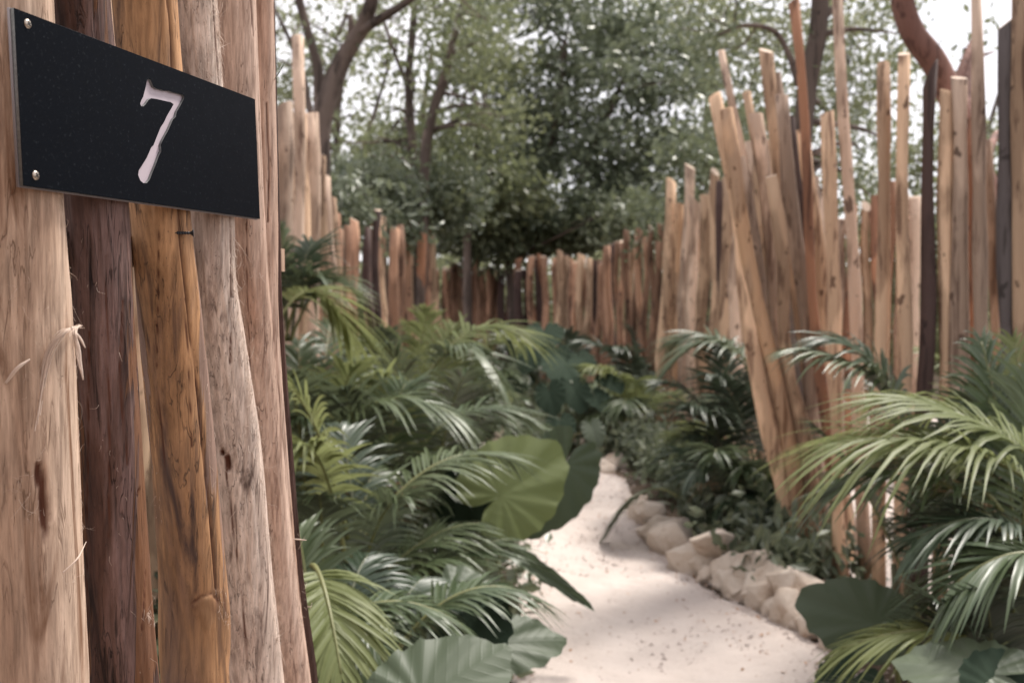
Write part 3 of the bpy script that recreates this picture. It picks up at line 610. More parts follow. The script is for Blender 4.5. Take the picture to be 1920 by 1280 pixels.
# ------------------------------------------------------------------ boulders edging the path
def rock(parent, origin, c, rx, ry, rz, seed):
    r = np.random.RandomState(seed); import bmesh as bm_
    b_ = bm_.new(); q = r.randn(15, 3); q /= np.linalg.norm(q, axis=1)[:, None]; q *= (.85 + .35 * r.rand(15))[:, None]; q[:, 2] = np.clip(q[:, 2], -.8, .72 + .2 * r.rand())
    for v in q: b_.verts.new(v)
    bm_.ops.convex_hull(b_, input=b_.verts[:]); loose = [v for v in b_.verts if not v.link_faces]; bm_.ops.delete(b_, geom=loose, context='VERTS')
    bm_.ops.bevel(b_, geom=b_.edges[:], offset=.07, segments=1, affect='EDGES', clamp_overlap=True); bm_.ops.triangulate(b_, faces=b_.faces[:])
    bm_.ops.subdivide_edges(b_, edges=b_.edges[:], cuts=1, use_grid_fill=True); bm_.ops.triangulate(b_, faces=b_.faces[:]); bm_.ops.smooth_vert(b_, verts=b_.verts[:], factor=.5, use_axis_x=True, use_axis_y=True, use_axis_z=True); b_.verts.index_update()
    V = np.array([v.co[:] for v in b_.verts]); Fc = [tuple(v.index for v in f.verts) for f in b_.faces]; b_.free()
    V *= (1 + .30 * fbm(V * 2.2 + seed, 3) + .22 * fbm(V * 5 + seed, 3))[:, None]; V *= np.array([rx, ry, rz]) * 1.3
    obj('stone', mesh('stone', V, Fc, M['rock'], True), parent, np.asarray(c) - origin)
sb = thing('stone_border', 'low dry-stacked edging of pale limestone boulders along the right side of the path', 'stone edging', (1.1, 5.3, 0), 'stone edgings of the path'); sbl = np.array([1.1, 5.3, 0])
def bd(px): return 1 / np.interp(px, [1190, 1240, 1330, 1420, 1530, 1580], [1 / 7.3, 1 / 6.35, 1 / 5.6, 1 / 5.15, 1 / 4.7, 1 / 4.5])
for i, (px, py, sx, sy) in enumerate([(1204, 972, 24, 26), (1212, 1022, 26, 24), (1246, 1034, 32, 32), (1274, 1008, 42, 34), (1318, 1052, 56, 32), (1334, 1096, 32, 30), (1372, 1066, 36, 34), (1412, 1078, 36, 42), (1378, 1128, 34, 28), (1450, 1116, 48, 46), (1428, 1160, 30, 30), (1486, 1172, 34, 40), (1262, 1078, 17, 16), (1290, 1092, 18, 14), (1368, 1166, 12, 9), (1400, 1172, 13, 9), (1232, 990, 26, 22),
                                  (1345, 1020, 36, 26), (1500, 1110, 46, 40), (1535, 1195, 34, 34), (1545, 1140, 40, 36), (1580, 1230, 34, 34), (1196, 942, 18, 15), (1225, 955, 20, 14), (1338, 1160, 9, 7), (1440, 1200, 10, 8), (1300, 1065, 22, 22), (1236, 1072, 20, 18), (1286, 1112, 24, 20), (1326, 1138, 20, 18), (1398, 1158, 24, 22), (1455, 1192, 24, 22), (1350, 1128, 18, 16), (1508, 1215, 22, 18), (1540, 1238, 16, 12), (1216, 1050, 14, 12)]):
    d = bd(px) + (.12 if py < 1568 - 568 + (px - 1200) * .42 + 40 else -.05) * 1.0; c = P(px, py, d); rr = sx * d / F; c[2] = max(c[2], sy * d / F * .55)
    rock(sb, sbl, c, rr * 1.08, rr * .95, sy * d / F * 1.06, 100 + i)
sb2 = thing('stone_border', 'few small pale stones edging the far bend of the path, below the dark leaves', 'stone edging', (1, 9.3, 0), 'stone edgings of the path'); s2l = np.array([1., 9.3, 0])
for i, (px, py, sx, sy) in enumerate([(1078, 828, 14, 12), (1098, 838, 16, 11), (1128, 852, 13, 12), (1110, 868, 14, 16), (1150, 858, 16, 10), (1124, 892, 18, 14), (1160, 884, 16, 12), (1100, 900, 16, 12), (1140, 905, 14, 10)]):
    d = 9.6 + .02 * (880 - py); c = P(px, py, d); c[2] = max(c[2], .03); rock(sb2, s2l, c, sx * d / F * 1.4, sx * d / F * 1.2, sy * d / F * 1.5, 200 + i)
sb3 = thing('stone_border', 'pale stones at the left edge of the path under the big round leaf', 'stone edging', (-.05, 7, 0), 'stone edgings of the path'); s3l = np.array([-.05, 7., 0])
for i, (px, py, sx, sy) in enumerate([(926, 960, 22, 18), (950, 985, 28, 20), (905, 985, 24, 20), (965, 1012, 22, 16), (938, 1020, 22, 18), (930, 810, 14, 26)]):
    d = 6.7 if py > 900 else 9; c = P(px, py, d); c[2] = max(c[2], .03); rock(sb3, s3l, c, sx * d / F * 1.1, sx * d / F, sy * d / F * 1.1, 300 + i)

# ------------------------------------------------------------------ palms
def frond(parent, origin, P0, tip, arch, llen, mat, rmat, nl=32, start=.28, seed=0, droop=.5, width=.021, ctrl=.45, vup=.30, r0=.009):
    width *= .76; r = np.random.RandomState(seed); P0 = np.asarray(P0, float); tip = np.asarray(tip, float); C = P0 + (tip - P0) * ctrl + np.array([0, 0, arch])
    t = np.linspace(0, 1, 26)[:, None]; B = (1 - t) ** 2 * P0 + 2 * t * (1 - t) * C + t * t * tip - P0
    Vr, Fr = tube(B, np.linspace(r0, .0022, 26), 6)
    s = np.tile(np.linspace(start, .995, nl), 2) + r.randn(2 * nl) * .004; s = np.clip(s, .05, 1); sd = np.repeat([1., -1.], nl)
    X = (s * 25).clip(0, 24.999); i = X.astype(int); fr = (X - i)[:, None]; pos = B[i] * (1 - fr) + B[i + 1] * fr
    T = B[i + 1] - B[i]; T /= np.linalg.norm(T, axis=1)[:, None]
    hd = tip - P0; hd[2] = 0; hd = norm(hd); up = np.tile(np.array([0, 0, 1.]) - .35 * hd, (2 * nl, 1))
    Nn = up - T * (up * T).sum(1)[:, None]; Nn /= np.linalg.norm(Nn, axis=1)[:, None] + 1e-6; S = np.cross(T, Nn)
    q = (s - start) / (1 - start); ang = np.radians(68 - 46 * q + r.randn(2 * nl) * 3); lift = vup * (1 - .5 * q) + r.randn(2 * nl) * .05
    D = T * np.cos(ang)[:, None] + (S * (sd * np.sin(ang))[:, None]) * np.cos(lift)[:, None] + Nn * (np.sin(ang) * np.sin(lift))[:, None]
    Ln = llen * (.50 + .62 * np.sin(math.pi * np.clip(q * .85 + .12, 0, 1)) ** .8 - .30 * q ** 3) * (1 + r.randn(2 * nl) * .07)
    W = np.cross(D, Nn); W /= np.linalg.norm(W, axis=1)[:, None]; tw = r.randn(2 * nl) * .13; Nd = np.cross(W, D); W = W * np.cos(tw)[:, None] + Nd * np.sin(tw)[:, None]; Nd = np.cross(W, D)
    dr = droop * (1 + r.randn(2 * nl) * .25); U_ = np.array([0, .12, .32, .55, .78, 1.]); wd = np.array([.35, .85, 1, .85, .5, .04]); V = []
    for u, wv in zip(U_, wd):
        c = pos + D * (Ln * u)[:, None]; c[:, 2] -= dr * Ln * u * u * .62; c += Nd * 0
        hw = (width * wv * .5 * (.75 + .5 * Ln / llen))[:, None]
        V += [c - W * hw, c - Nd * hw * .35, c + W * hw]
    n = 2 * nl; V = np.stack(V, 1).reshape(-1, 3); k = len(U_) * 3; Fc = []
    for a_ in range(len(U_) - 1):
        for b_ in (0, 1): Fc.append([a_ * 3 + b_, a_ * 3 + b_ + 1, a_ * 3 + b_ + 4, a_ * 3 + b_ + 3])
    Fc = (np.array(Fc)[None] + (np.arange(n) * k)[:, None, None]).reshape(-1, 4)
    o_ = obj('frond', mesh('frond', V, Fc, mat, True, attrs={'leafvar': np.repeat(r.rand(n), k)}), parent, P0 - origin); obj('rachis', mesh('rachis', Vr, Fr, rmat), o_)
    if mat is M['dry']: o_['label'] = 'dry brown frond'
    return o_
PG = 'feathery palms planted in the beds'
def palm(label, bpx, d, tips, nrand=0, h=.5, spread=.9, hgt=1.2, llen=.34, mat='frond', seed=1, width=.022, nl=32, stems=3, az=(0, 6.283), baseh=.10, droop=.75):
    """tips: (px, py, depth, arch[, material[, leaflet length]]) of fronds one can follow in the photograph"""
    r = random.Random(seed); org = G(bpx, d); root = thing('palm', label, 'palm', org, PG)
    k = 0
    for tp in tips:
        px, py, dd, ar = tp[:4]; m_ = tp[4] if len(tp) > 4 else mat; ll = tp[5] if len(tp) > 5 else llen; k += 1
        off = tp[6] if len(tp) > 6 else None
        p0 = org + np.array([r.gauss(0, .06), r.gauss(0, .06), baseh + h * .3 * r.random()]) if off is None else P(*off)
        frond(root, org, p0, P(px, py, dd), ar, ll, M[m_], M['rachis' if m_ != 'frondd' else 'rachisd'], nl, .26, seed * 100 + k, droop, width)
    nrand = int(round(nrand * .6))
    for j in range(nrand):
        a_ = az[0] + (az[1] - az[0]) * (j + .8 * r.random()) / nrand; rr = spread * (.55 + .5 * r.random()); zt = hgt * (.45 + .6 * r.random()) * (1.2 - .45 * rr / spread); k += 1
        p0 = org + np.array([r.gauss(0, .06), r.gauss(0, .06), baseh + h * .3 * r.random()]); tip = org + np.array([math.cos(a_) * rr, math.sin(a_) * rr, zt])
        m_ = mat if r.random() < .9 else ('frondy' if mat == 'frond' else 'frond')
        frond(root, org, p0, tip, .35 * hgt * (.7 + .6 * r.random()), llen * (.85 + .3 * r.random()), M[m_], M['rachis' if m_ != 'frondd' else 'rachisd'], nl, .30, seed * 100 + 50 + k, droop, width)
    for j in range(stems):
        x, y = r.gauss(0, .06), r.gauss(0, .06); V, Fc = tube(smoothline([(x, y, 0), (x * 1.3, y * 1.3, h * .35), (x * 1.8, y * 1.8, h * .8)], 8), np.linspace(.022, .013, 8), 8); obj('stem', mesh('stem', V, Fc, M['stem']), root)
    return root
# --- left bed
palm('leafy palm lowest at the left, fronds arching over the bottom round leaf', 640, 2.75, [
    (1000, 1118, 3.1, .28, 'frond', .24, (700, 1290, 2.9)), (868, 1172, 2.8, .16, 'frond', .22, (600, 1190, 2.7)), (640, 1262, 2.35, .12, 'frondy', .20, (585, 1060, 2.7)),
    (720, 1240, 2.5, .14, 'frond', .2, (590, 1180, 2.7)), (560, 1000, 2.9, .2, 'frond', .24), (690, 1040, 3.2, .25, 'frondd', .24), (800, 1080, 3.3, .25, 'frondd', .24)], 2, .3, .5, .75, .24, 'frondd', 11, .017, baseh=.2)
palm('big bright palm left of the round light leaf, one frond reaching over it', 640, 3.7, [
    (968, 868, 4.3, .42, 'frond', .33, (640, 1080, 3.8)), (520, 720, 3.5, .30, 'frondy', .30, (652, 1010, 3.6)), (548, 850, 3.3, .35, 'frondy', .26, (650, 1060, 3.5)), (900, 980, 4.0, .30, 'frond', .30), (960, 1010, 4.1, .28, 'frond', .3),
    (760, 930, 3.6, .35, 'frond', .3), (600, 930, 3.3, .3, 'frond', .28), (850, 1050, 3.7, .3, 'frond', .28), (700, 880, 4.2, .3, 'frond', .3), (640, 800, 4.2, .3, 'frondd', .32)], 2, .4, .7, 1.0, .33, 'frond', 12, .019)
palm('wide palm with pale drooping fronds behind the bright left palm', 690, 4.9, [
    (858, 782, 4.7, .45, 'frond', .42, (560, 900, 4.8)), (545, 780, 4.5, .4, 'frond', .40), (760, 720, 5.2, .45, 'frond', .4), (990, 790, 5.3, .35, 'frond', .36, (760, 880, 5.0)), (640, 730, 4.6, .4, 'frond', .4), (930, 850, 5.1, .3, 'frond', .34), (730, 905, 4.3, .22, 'dry', .28),  (600, 700, 5.3, .4, 'frondy', .36), (820, 850, 4.5, .3, 'frond', .36)], 3, .5, .9, 1.15, .40, 'frond', 13, .024)
palm('palm with a white-tipped drooping frond pointing at the path bend', 790, 6.2, [
    (948, 728, 6.0, .62, 'frond', .40, (780, 760, 6.2)), (985, 636, 6.6, .40, 'frondy', .45, (790, 720, 6.2)), (720, 650, 6.0, .5, 'frond', .4), (880, 690, 5.6, .4, 'frond', .4), (850, 610, 6.6, .4, 'frondy', .4), (690, 700, 5.7, .5, 'frondy', .4), (930, 790, 6.4, .4, 'frond', .4)], 4, .5, .9, 1.25, .42, 'frond', 14, .026)
palm('yellow-green palm with a long frond sweeping before the left fence', 560, 5.0, [
    (672, 650, 5.4, .55, 'frondy', .36, (505, 640, 5.0)), (560, 640, 5.6, .4, 'frond', .4), (660, 690, 5.0, .5, 'frondy', .38), (540, 700, 4.4, .4, 'frond', .38), (620, 600, 6.0, .4, 'frond', .4)], 6, .6, .9, 1.2, .36, 'frond', 15, .024)
palm('tall dark palm with spidery fronds before the tall left poles', 545, 5.5, [
    (600, 520, 5.4, .25, 'frond', .30, (535, 640, 5.5)), (528, 430, 5.5, .2, 'frond', .3, (540, 640, 5.5)), (655, 540, 5.6, .3, 'frond', .3, (545, 640, 5.5)), (590, 455, 5.7, .25, 'frondd', .3, (545, 640, 5.5)), (510, 500, 5.4, .25, 'frondd', .3, (540, 640, 5.5))], 4, 1.0, .7, 1.6, .3, 'frondd', 16, .018, baseh=.5)
palm('small upright palm below the far end of the left fence', 800, 9.5, [(800, 580, 9.3, .4, 'frondy', .4), (860, 620, 9.4, .4, 'frond', .4), (760, 610, 9.4, .4, 'frondy', .4)], 7, .5, .9, 1.5, .42, 'frond', 17, .03, 34)
palm('palm at the foot of the left fence behind the yellow-green palm', 680, 7.8, [(640, 600, 7.6, .4, 'frond', .4), (720, 620, 7.6, .4)], 8, .5, 1.0, 1.4, .4, 'frond', 18, .03, 34)
palm('low palm between the white-tipped palm and the path bend', 900, 7.6, [(975, 750, 7.4, .3), (860, 760, 7.2, .3)], 7, .4, .8, .9, .36, 'frond', 19, .028, 34)
# --- right bed
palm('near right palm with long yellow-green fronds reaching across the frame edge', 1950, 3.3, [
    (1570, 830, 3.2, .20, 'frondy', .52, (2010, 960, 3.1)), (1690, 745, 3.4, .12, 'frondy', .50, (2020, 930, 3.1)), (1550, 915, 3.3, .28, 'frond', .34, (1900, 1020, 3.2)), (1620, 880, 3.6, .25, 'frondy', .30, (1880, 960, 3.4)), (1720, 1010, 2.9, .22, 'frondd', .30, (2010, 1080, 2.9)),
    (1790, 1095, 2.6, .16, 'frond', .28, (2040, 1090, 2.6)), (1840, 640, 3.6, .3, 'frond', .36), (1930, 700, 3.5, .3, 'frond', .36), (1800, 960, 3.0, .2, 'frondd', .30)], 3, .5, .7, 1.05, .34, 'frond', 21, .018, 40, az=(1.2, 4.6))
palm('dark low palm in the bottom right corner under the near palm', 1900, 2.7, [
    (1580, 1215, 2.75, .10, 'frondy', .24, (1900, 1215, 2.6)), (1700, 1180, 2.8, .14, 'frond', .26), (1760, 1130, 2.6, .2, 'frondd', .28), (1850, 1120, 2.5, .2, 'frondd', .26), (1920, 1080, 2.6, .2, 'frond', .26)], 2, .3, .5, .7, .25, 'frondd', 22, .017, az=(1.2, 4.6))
palm('blue-green palm with a drooping fan of leaflets before the upright poles', 1720, 4.1, [
    (1492, 655, 4.2, .22, 'frond', .36, (1760, 850, 4.1)), (1560, 640, 4.3, .25, 'frondd', .40, (1740, 860, 4.1)), (1640, 690, 4.0, .25, 'frond', .36), (1530, 800, 4.2, .25, 'frond', .34), (1820, 740, 4.2, .3, 'frondd', .34)], 0, .6, .8, 1.1, .36, 'frondd', 23, .022)
palm('light green palm high at the right edge by the grey pole', 1960, 3.9, [(1850, 655, 3.9, .3, 'frond', .4), (1900, 640, 4.1, .3, 'frondy', .4), (1790, 790, 3.8, .3, 'frond', .36), (1800, 905, 3.6, .2, 'dry', .26),  (1830, 720, 3.7, .3, 'frond', .36)], 5, .6, .8, 1.4, .36, 'frond', 24, .022)
palm('dark palm with a silvery arching frond before the dense pale fence', 1400, 7.0, [
    (1245, 700, 7.2, .60, 'frond', .44, (1440, 740, 7.0)), (1262, 640, 7.6, .35, 'frond', .40, (1420, 720, 7.2)), (1440, 690, 6.8, .4, 'frondd', .4), (1330, 905, 6.3, .2, 'dry', .26),  (1330, 700, 6.6, .45, 'frondd', .42), (1300, 820, 6.8, .3, 'frondd', .32)], 8, .6, .95, 1.35, .40, 'frondd', 25, .026)
palm('dark fan-tipped palm directly behind the boulders', 1385, 6.3, [
    (1390, 880, 6.0, .35, 'frond', .26), (1440, 900, 6.0, .35, 'frond', .26), (1290, 890, 6.1, .35, 'frondd', .30), (1340, 850, 6.0, .35, 'frond', .30), (1430, 960, 5.9, .3, 'frondd', .26), (1350, 960, 6.1, .3, 'frondd', .26), (1128, 1010, 6.4, .30, 'frond', .16, (1270, 930, 6.2))], 3, .4, .7, .85, .32, 'frondd', 26, .022, az=(.8, 2.4))
palm('yellow-tinged palm at the edge of the path by the dense pale fence', 1325, 8.2, [(1262, 838, 8.0, .30, 'frondy', .3), (1320, 800, 7.8, .3, 'frondy', .34), (1235, 872, 8.0, .25, 'frond', .26)], 4, .4, .8, .9, .34, 'frond', 27, .026, 34, az=(-.8, 1.8))
palm('palm with a yellowish arching frond over the dark big leaves', 1190, 10.5, [(1100, 690, 10.2, .5, 'frondy', .4), (1195, 715, 10.2, .4, 'frondy', .36), (1170, 760, 9.8, .4, 'frond', .4)], 8, .5, 1.0, 1.1, .42, 'frond', 28, .03, 34)
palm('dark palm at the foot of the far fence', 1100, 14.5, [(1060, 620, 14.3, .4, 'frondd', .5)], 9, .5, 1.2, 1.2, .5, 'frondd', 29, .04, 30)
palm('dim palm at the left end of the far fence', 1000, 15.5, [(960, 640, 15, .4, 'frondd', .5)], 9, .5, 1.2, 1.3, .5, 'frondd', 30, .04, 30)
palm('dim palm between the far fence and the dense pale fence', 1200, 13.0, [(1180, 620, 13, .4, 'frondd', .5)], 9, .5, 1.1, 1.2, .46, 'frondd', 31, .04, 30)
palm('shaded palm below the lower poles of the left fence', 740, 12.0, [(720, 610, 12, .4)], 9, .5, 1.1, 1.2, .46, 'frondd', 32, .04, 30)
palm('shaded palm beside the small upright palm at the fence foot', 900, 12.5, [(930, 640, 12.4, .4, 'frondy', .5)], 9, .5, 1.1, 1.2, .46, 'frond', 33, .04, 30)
palm('garden palm seen through the gaps of the upright poles', 1900, 8.6, [], 8, .5, 1.0, 1.5, .42, 'frondy', 34, .03, 34)

# ------------------------------------------------------------------ elephant ears
OUT = ([0, 10, 22, 45, 70, 90, 115, 140, 158, 170, 180], [1, .93, .82, .69, .60, .56, .53, .52, .46, .30, .06])
def ear_mesh(L_, mat, seed, fold=.25, droop=.25, wavy=.02, wscale=1.0):
    r = np.random.RandomState(seed); na, nr = 72, 9; V = []; UVs = []; Fc = []
    for k in range(nr + 1):
        for j in range(na):
            ph = (j + .5) / na * 360 - 180; o_ = np.interp(abs(ph), *OUT); o_ *= 1 + .025 * math.sin(ph * .31 + seed); rr = o_ * k / nr
            x = rr * math.sin(math.radians(ph)) * wscale; y = rr * math.cos(math.radians(ph))
            z = fold * abs(x) - droop * y * abs(y) * .6 + wavy * (k / nr) ** 2 * math.sin(ph * .22 * 1.0 + seed) + wavy * .6 * (k / nr) ** 3 * math.sin(ph * .57 + 2 * seed) - .25 * x * x
            V.append((x * L_, y * L_, z * L_)); UVs.append((x / wscale, y))
    for k in range(nr):
        for j in range(na):
            if j == na - 1: continue
            Fc.append((k * na + j, (k + 1) * na + j, (k + 1) * na + j + 1, k * na + j + 1))
    return mesh('leaf', V, np.array(Fc), mat, True, uv=UVs)
EG = 'elephant ear plants'
def ear_plant(label, bpx, d, leaves, seed=1):
    """leaves: attach (px,py,d), tip (px,py,d), normal, material, fold, droop, width"""
    org = G(bpx, d); root = thing('elephant_ear_plant', label, 'plant', org, EG)
    for i, lf in enumerate(leaves):
        at, tip, nrm, m_ = lf[:4]; fold, dro, ws = (list(lf[4:]) + [.22, .25, 1.0][len(lf) - 4:])[:3]
        A = P(*at); T = P(*tip); L_ = np.linalg.norm(T - A); y = norm(T - A); nrm = np.asarray(nrm, float); z = norm(nrm - y * (nrm @ y)); x = np.cross(y, z)
        o_ = obj('leaf', ear_mesh(L_, M[m_], seed * 10 + i, fold, dro, .025, ws), root)
        o_.matrix_local = Matrix(((x[0], y[0], z[0], A[0] - org[0]), (x[1], y[1], z[1], A[1] - org[1]), (x[2], y[2], z[2], A[2] - org[2]), (0, 0, 0, 1)))
        b0 = np.array([R.gauss(0, .04), R.gauss(0, .04), 0]); a_ = A - org; mid = b0 * .5 + a_ * .5 + np.array([0, 0, .12 * abs(a_[2])]) - np.array([a_[0], a_[1], 0]) * .15
        V, Fc = tube(smoothline([b0, mid, a_ - z * .004], 14), np.linspace(.014, .006, 14), 8); obj('leaf_stalk', mesh('leaf_stalk', V, Fc, M['rachis' if m_ != 'eard' else 'rachisd']), root)
    return root
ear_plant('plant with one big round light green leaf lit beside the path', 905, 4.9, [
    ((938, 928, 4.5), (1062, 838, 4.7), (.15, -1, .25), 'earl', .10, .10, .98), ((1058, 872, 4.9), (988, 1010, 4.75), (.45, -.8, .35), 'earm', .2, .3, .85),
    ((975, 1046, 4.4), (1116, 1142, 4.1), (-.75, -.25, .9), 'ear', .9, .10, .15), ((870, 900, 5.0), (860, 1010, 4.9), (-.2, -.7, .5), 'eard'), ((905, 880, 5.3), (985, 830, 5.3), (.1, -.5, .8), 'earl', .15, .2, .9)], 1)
ear_plant('plant with broad leaves at the bottom beside the lowest left palm', 800, 2.95, [
    ((790, 1310, 2.3), (955, 1204, 2.45), (-.3, -.75, .6), 'earm', .12, .12, .95), ((915, 1208, 3.2), (1068, 1188, 3.3), (.1, -.6, .85), 'earm', .15, .25, .75), ((850, 1110, 3.4), (940, 1190, 3.25), (.25, -.6, .8), 'earm', .12, .3, 1.0), ((680, 1300, 2.5), (735, 1262, 2.55), (.1, -.8, .6), 'ear', .15, .2, 1.2), ((870, 1150, 3.1), (930, 1230, 2.9), (.2, -.8, .6), 'eard')], 2)
ear_plant('plant with a dark fan leaf hanging in front of the boulders', 1700, 3.7, [
    ((1640, 1168, 3.6), (1490, 1108, 3.75), (-.1, -.75, .75), 'earm', .12, .2, 1.0), ((1600, 1270, 3.3), (1540, 1330, 3.2), (-.1, -.6, .8), 'eard')], 3)
ear_plant('plant with a glossy pale leaf in the bottom right corner', 1800, 2.6, [
    ((1850, 1262, 2.35), (1672, 1222, 2.5), (0, -.45, .95), 'ear', .12, .2, 1.0), ((1880, 1300, 2.3), (1960, 1230, 2.4), (.1, -.5, .9), 'eard')], 4)
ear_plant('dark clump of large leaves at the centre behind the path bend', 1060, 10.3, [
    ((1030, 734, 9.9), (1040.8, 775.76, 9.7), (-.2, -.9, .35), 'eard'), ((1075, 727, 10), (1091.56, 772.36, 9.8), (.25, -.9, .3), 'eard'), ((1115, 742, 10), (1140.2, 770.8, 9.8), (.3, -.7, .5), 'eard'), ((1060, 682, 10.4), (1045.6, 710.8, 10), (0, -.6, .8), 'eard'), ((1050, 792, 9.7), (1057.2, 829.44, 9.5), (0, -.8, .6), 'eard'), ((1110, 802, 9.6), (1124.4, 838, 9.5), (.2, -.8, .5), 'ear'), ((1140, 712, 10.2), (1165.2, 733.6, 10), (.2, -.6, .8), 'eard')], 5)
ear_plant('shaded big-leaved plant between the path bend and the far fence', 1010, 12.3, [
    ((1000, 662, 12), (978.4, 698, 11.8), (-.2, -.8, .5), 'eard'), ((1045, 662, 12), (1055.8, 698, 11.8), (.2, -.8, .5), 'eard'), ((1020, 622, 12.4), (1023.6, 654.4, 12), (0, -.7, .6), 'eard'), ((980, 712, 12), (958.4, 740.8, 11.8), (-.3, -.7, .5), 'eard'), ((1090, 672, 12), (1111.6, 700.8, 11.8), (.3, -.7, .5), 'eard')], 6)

# ------------------------------------------------------------------ trees
def leaf_cloud(centres, per, sig, size, seed, flat=.75):
    r = np.random.RandomState(seed); C = np.repeat(np.asarray(centres), per, 0); n = len(C)
    c = C + r.randn(n, 3) * sig * np.array([1, 1, flat]); tint0 = np.repeat(r.rand(len(centres)), per)
    d = r.randn(n, 3); d[:, 2] -= .3; d /= np.linalg.norm(d, axis=1)[:, None]; e = r.randn(n, 3); e -= d * (e * d).sum(1)[:, None]; e /= np.linalg.norm(e, axis=1)[:, None]
    s = size * (.6 + .8 * r.rand(n))[:, None]; nn = np.cross(d, e)
    V = np.stack([c - d * s, c + e * s * .48 + nn * s * .12, c + d * s, c - e * s * .48 + nn * s * .12], 1).reshape(-1, 3)
    Fc = (np.arange(n) * 4)[:, None] + np.arange(4)[None]; tint = np.repeat(np.clip(tint0 * .75 + r.rand(n) * .35, 0, 1), 4); return V, Fc, tint
TG = 'trees behind the fences'
def tree(name, label, base, trunks, blobs, mat, bark='trunk', seed=1, size=.05, per=70, sig=.22, limbs=14, cat='tree'):
    """trunks: list of pixel polylines [(px,py,d,half width px)]; blobs: (px,py,d,rx px,ry px,rdepth m,n clumps)"""
    r = np.random.RandomState(seed); org = np.asarray(base, float); root = thing(name, label, cat, org, TG); parts = []; allp = []
    for tr in trunks:
        pts = np.array([np.r_[P(x, y, d), hw * d / F] for x, y, d, hw in tr]); s = smoothline(pts, 8 * len(tr)); wob = .25 * fbm(s[:, :3] * 2.5 + seed, 3); s[:, 3] *= 1 + wob
        v, f = tube(s[:, :3] - org, np.maximum(s[:, 3], .004), 12); parts.append((v, f)); allp.append(s)
    allp = np.concatenate(allp); cs = []
    for px, py, d, rx, ry, rd, n in blobs:
        n = max(3, int(n * .38)); u = r.randn(n, 3); u /= np.linalg.norm(u, axis=1)[:, None]; u *= (r.rand(n) ** .4)[:, None]
        c = P(px, py, d); cs.append(c + u * np.array([rx * d / F, rd, ry * d / F]))
    cs = np.concatenate(cs); 
    for k in r.choice(len(cs), min(limbs, len(cs)), False):
        c = cs[k]; cand = allp[allp[:, 2] < c[2] + .1]; cand = cand if len(cand) else allp
        j = np.argmin(np.linalg.norm(cand[:, :3] - c, axis=1) + .3 * r.rand(len(cand))); a_ = cand[j]; mid = (a_[:3] + c) / 2 + r.randn(3) * .12 + np.array([0, 0, .12])
        v, f = tube(smoothline([a_[:3], mid, c], 8) - org, np.linspace(min(a_[3] * .5, .04), .005, 8), 6); parts.append((v, f))
    V, Fc = join(parts); obj('trunk', mesh('trunk', V, Fc, M[bark]), root)
    V, Fc, t = leaf_cloud(cs, per, sig * .85, size, seed); obj('crown', mesh('crown', V - org, Fc, M[mat], False, attrs={'tint': t}), root)
tree('forked_tree', 'grey tree with a thick forked trunk rising behind the tall left poles', G(598, 9.2), [
    [(594, 900, 9.2, 23.1), (598, 600, 9.2, 20.4), (602, 300, 9.2, 17), (608, 205, 9.2, 20.4), (640, 118, 9.2, 17), (680, 50, 9.1, 15), (700, -10, 9.0, 12.9), (722, -110, 9, 10.2)],
    [(602, 240, 9.2, 15), (596, 130, 9.2, 9.5), (578, 62, 9.2, 8.2), (558, -10, 9.2, 7.5), (540, -90, 9.2, 6.1)], [(672, 62, 9.1, 10.2), (712, 36, 9.0, 8.8), (766, 2, 8.9, 6.8), (840, -60, 8.8, 4.8)],
    [(596, 300, 9.2, 9.5), (580, 200, 9.3, 6.1), (562, 120, 9.4, 4.1), (512, 10, 9.5, 2.7)]],
    [(560, 60, 9.5, 90, 120, 1, 16), (640, -120, 9, 240, 90, 1.4, 60), (860, -60, 9, 200, 80, 1.2, 50), (560, 140, 10, 60, 60, .8, 7)], 'crown', seed=1, size=.035, per=26, sig=.16, limbs=22)
tree('slender_tree', 'thin straight tree with sparse pale leaves right of the forked trunk', G(775, 13.5), [[(778, 700, 13.5, 8), (775, 330, 13.5, 8), (770, 230, 13.5, 8), (766, 150, 13.5, 8), (772, 80, 13.5, 7), (784, -60, 13.5, 6)], [(768, 170, 13.5, 5), (740, 100, 13.5, 4), (720, 40, 13.5, 3)]],
    [(740, 130, 13.5, 120, 90, 1.2, 16), (700, 260, 14, 90, 60, 1, 22), (800, 20, 13.5, 110, 70, 1, 18)], 'crowny', seed=2, size=.05, per=34, sig=.2)
tree('leaning_tree', 'thin tree whose stem leans right before the dark central tree', G(795, 13), [[(790, 700, 13, 10), (795, 330, 13, 10), (810, 220, 13, 9), (832, 150, 13, 9), (852, 70, 13, 7), (880, -40, 13, 6)]],
    [(870, 60, 13, 120, 90, 1.2, 60), (800, 330, 13.5, 90, 90, 1, 50), (900, 200, 13.5, 90, 110, 1, 60)], 'crowny', seed=3, size=.05, per=46, sig=.2)
tree('broad_tree', 'dark dense tree filling the centre above the far fence', G(1040, 21.5), [[(1020, 660, 21.5, 11), (1015, 480, 21.5, 10), (1010, 350, 21.5, 9), (1040, 230, 21.5, 8), (1060, 80, 21.5, 6)], [(1062, 620, 21.9, 9), (1066, 450, 21.9, 8), (1085, 350, 21.9, 7), (1130, 240, 21.9, 6), (1180, 120, 21.5, 4)]],
    [(1120, 150, 21.5, 170, 150, 2.4, 200), (1020, 30, 21.5, 170, 80, 2, 110), (1060, 300, 21.5, 150, 100, 1.8, 92), (1200, 290, 22, 110, 120, 1.6, 100), (1240, 110, 22.5, 90, 120, 1.6, 80), (960, 220, 22, 80, 130, 1.4, 100), (1150, 380, 21.5, 130, 60, 1.4, 70)], 'crownd', seed=4, size=.094, per=54, sig=.33, limbs=40)
